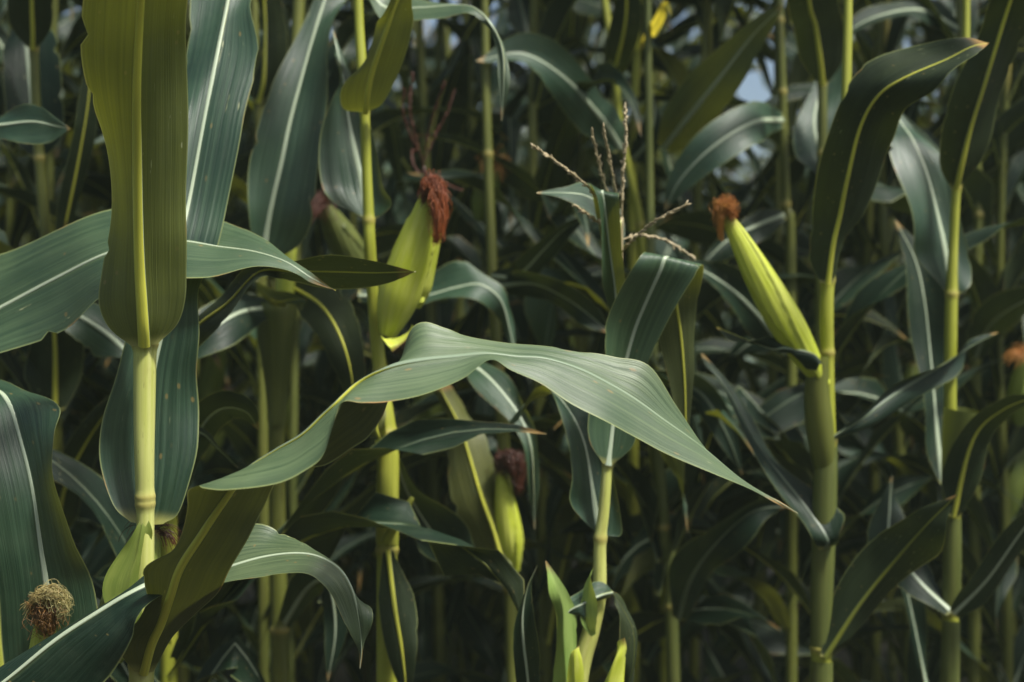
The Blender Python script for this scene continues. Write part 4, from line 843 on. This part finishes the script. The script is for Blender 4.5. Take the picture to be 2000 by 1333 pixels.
for pl, px, d in ((p5, 1603, 2.62), (p7, 1262, 2.8), (p8, 1237, 2.95), (p9, 1540, 2.75), (p10, 100, 2.5), (p11, 508, 2.75), (p12, 980, 2.6), (p13, 1285, 2.6), (p14, 1905, 2.9), (p0, 550, 2.4), (pG, 330, 2.2)):
    filler(pl, (px - 1000) * .00036 * d, d, int(px) % 101 + 5, 0 if pl in (p12, p0) else 6)
PROT = [proto(i, 11 + 7 * i) for i in range(10)]
spots = []
rf = random.Random(21)
for y, gap in ((2.95, .24), (3.4, .22), (3.9, .22), (4.4, .23), (4.9, .24), (5.5, .25), (6.1, .28), (6.8, .3), (7.6, .33), (8.5, .36), (9.5, .4)):
    hw = .36 * y + .6
    x = -hw + rf.uniform(0, gap)
    while x < hw:
        q = (x + rf.uniform(-.05, .05), y + rf.uniform(-.12, .12))
        if not (3.3 < y < 7.8 and abs(q[0] - .167 * q[1]) < .10): spots.append(q)
        x += gap * rf.uniform(.8, 1.2)
# the front row goes on past both edges of the frame
for x in (1.75, 2.1, -1.4, -1.7, -2.0): spots.append((x, 2.15 + rf.uniform(-.1, .1)))
# unseen rows added behind the camera to block fill light from there
for y in (-1.15, -1.8):
    x = -2.6
    while x < 2.6: spots.append((x, y + rf.uniform(-.08, .08))); x += .23
used = [False] * len(PROT)
for i, (x, y) in enumerate(spots):
    k = rf.randrange(len(PROT)) if i >= len(PROT) else i
    if not used[k]: o = PROT[k]; used[k] = True
    else: o = dup(PROT[k])
    o.location = (x, y, 0); o.rotation_euler = (rf.uniform(-.04, .04), rf.uniform(-.04, .04), rf.uniform(0, 6.28))
    s = rf.uniform(.9, 1.08); o.scale = (s, s, s)

# ------------------------------------------------------------------ leaves the far plants have lost, where sky shows through the rows
def thin_out(x0, x1, y0, y1):
    bpy.context.view_layer.update(); dg = bpy.context.evaluated_depsgraph_get()
    gone = set(); n_hero = {o.name for o in HERO}
    for i in range(5):
        for j in range(7):
            t = Vector(P(x0 + (x1 - x0) * i / 4, y0 + (y1 - y0) * j / 6, 12.0)); o = Vector((0, 0, CAM_Z)); d = (t - o).normalized()
            for k in range(40):
                hit, loc, nn, idx, ob, mm = SC.ray_cast(dg, o, d)
                if not hit: break
                lf = ob.parent if ob.name.startswith('midrib') else ob
                if lf.name.startswith('leaf') and lf.parent.name not in n_hero: gone.add(lf)
                o = loc + d * .002
    for lf in gone:
        for c in list(lf.children): bpy.data.objects.remove(c)
        bpy.data.objects.remove(lf)
thin_out(1456, 1474, 150, 186)
thin_out(820, 832, 48, 74)

# ------------------------------------------------------------------ thin even volume added to lift the blacks
def black_lift_haze():
    x0, x1, y0, y1, z0, z1 = -200, 200, -200, 200, -1.1, 3.6
    v = [(x, y, z) for z in (z0, z1) for y in (y0, y1) for x in (x0, x1)]
    fs = [(0, 2, 3, 1), (4, 5, 7, 6), (0, 1, 5, 4), (2, 6, 7, 3), (0, 4, 6, 2), (1, 3, 7, 5)]
    m = bpy.data.materials.new("black_lift_haze"); m.use_nodes = True; nt = m.node_tree; nt.nodes.clear()
    out = nt.nodes.new("ShaderNodeOutputMaterial"); pv = nt.nodes.new("ShaderNodeVolumePrincipled")
    pv.inputs['Color'].default_value = (.74, .95, .70, 1); pv.inputs['Density'].default_value = .005
    nt.links.new(pv.outputs[0], out.inputs['Volume'])
    o = build('black_lift_haze', v, fs, [(0, 0)] * 8, m, smooth=False); o['kind'] = 'stuff'
black_lift_haze()
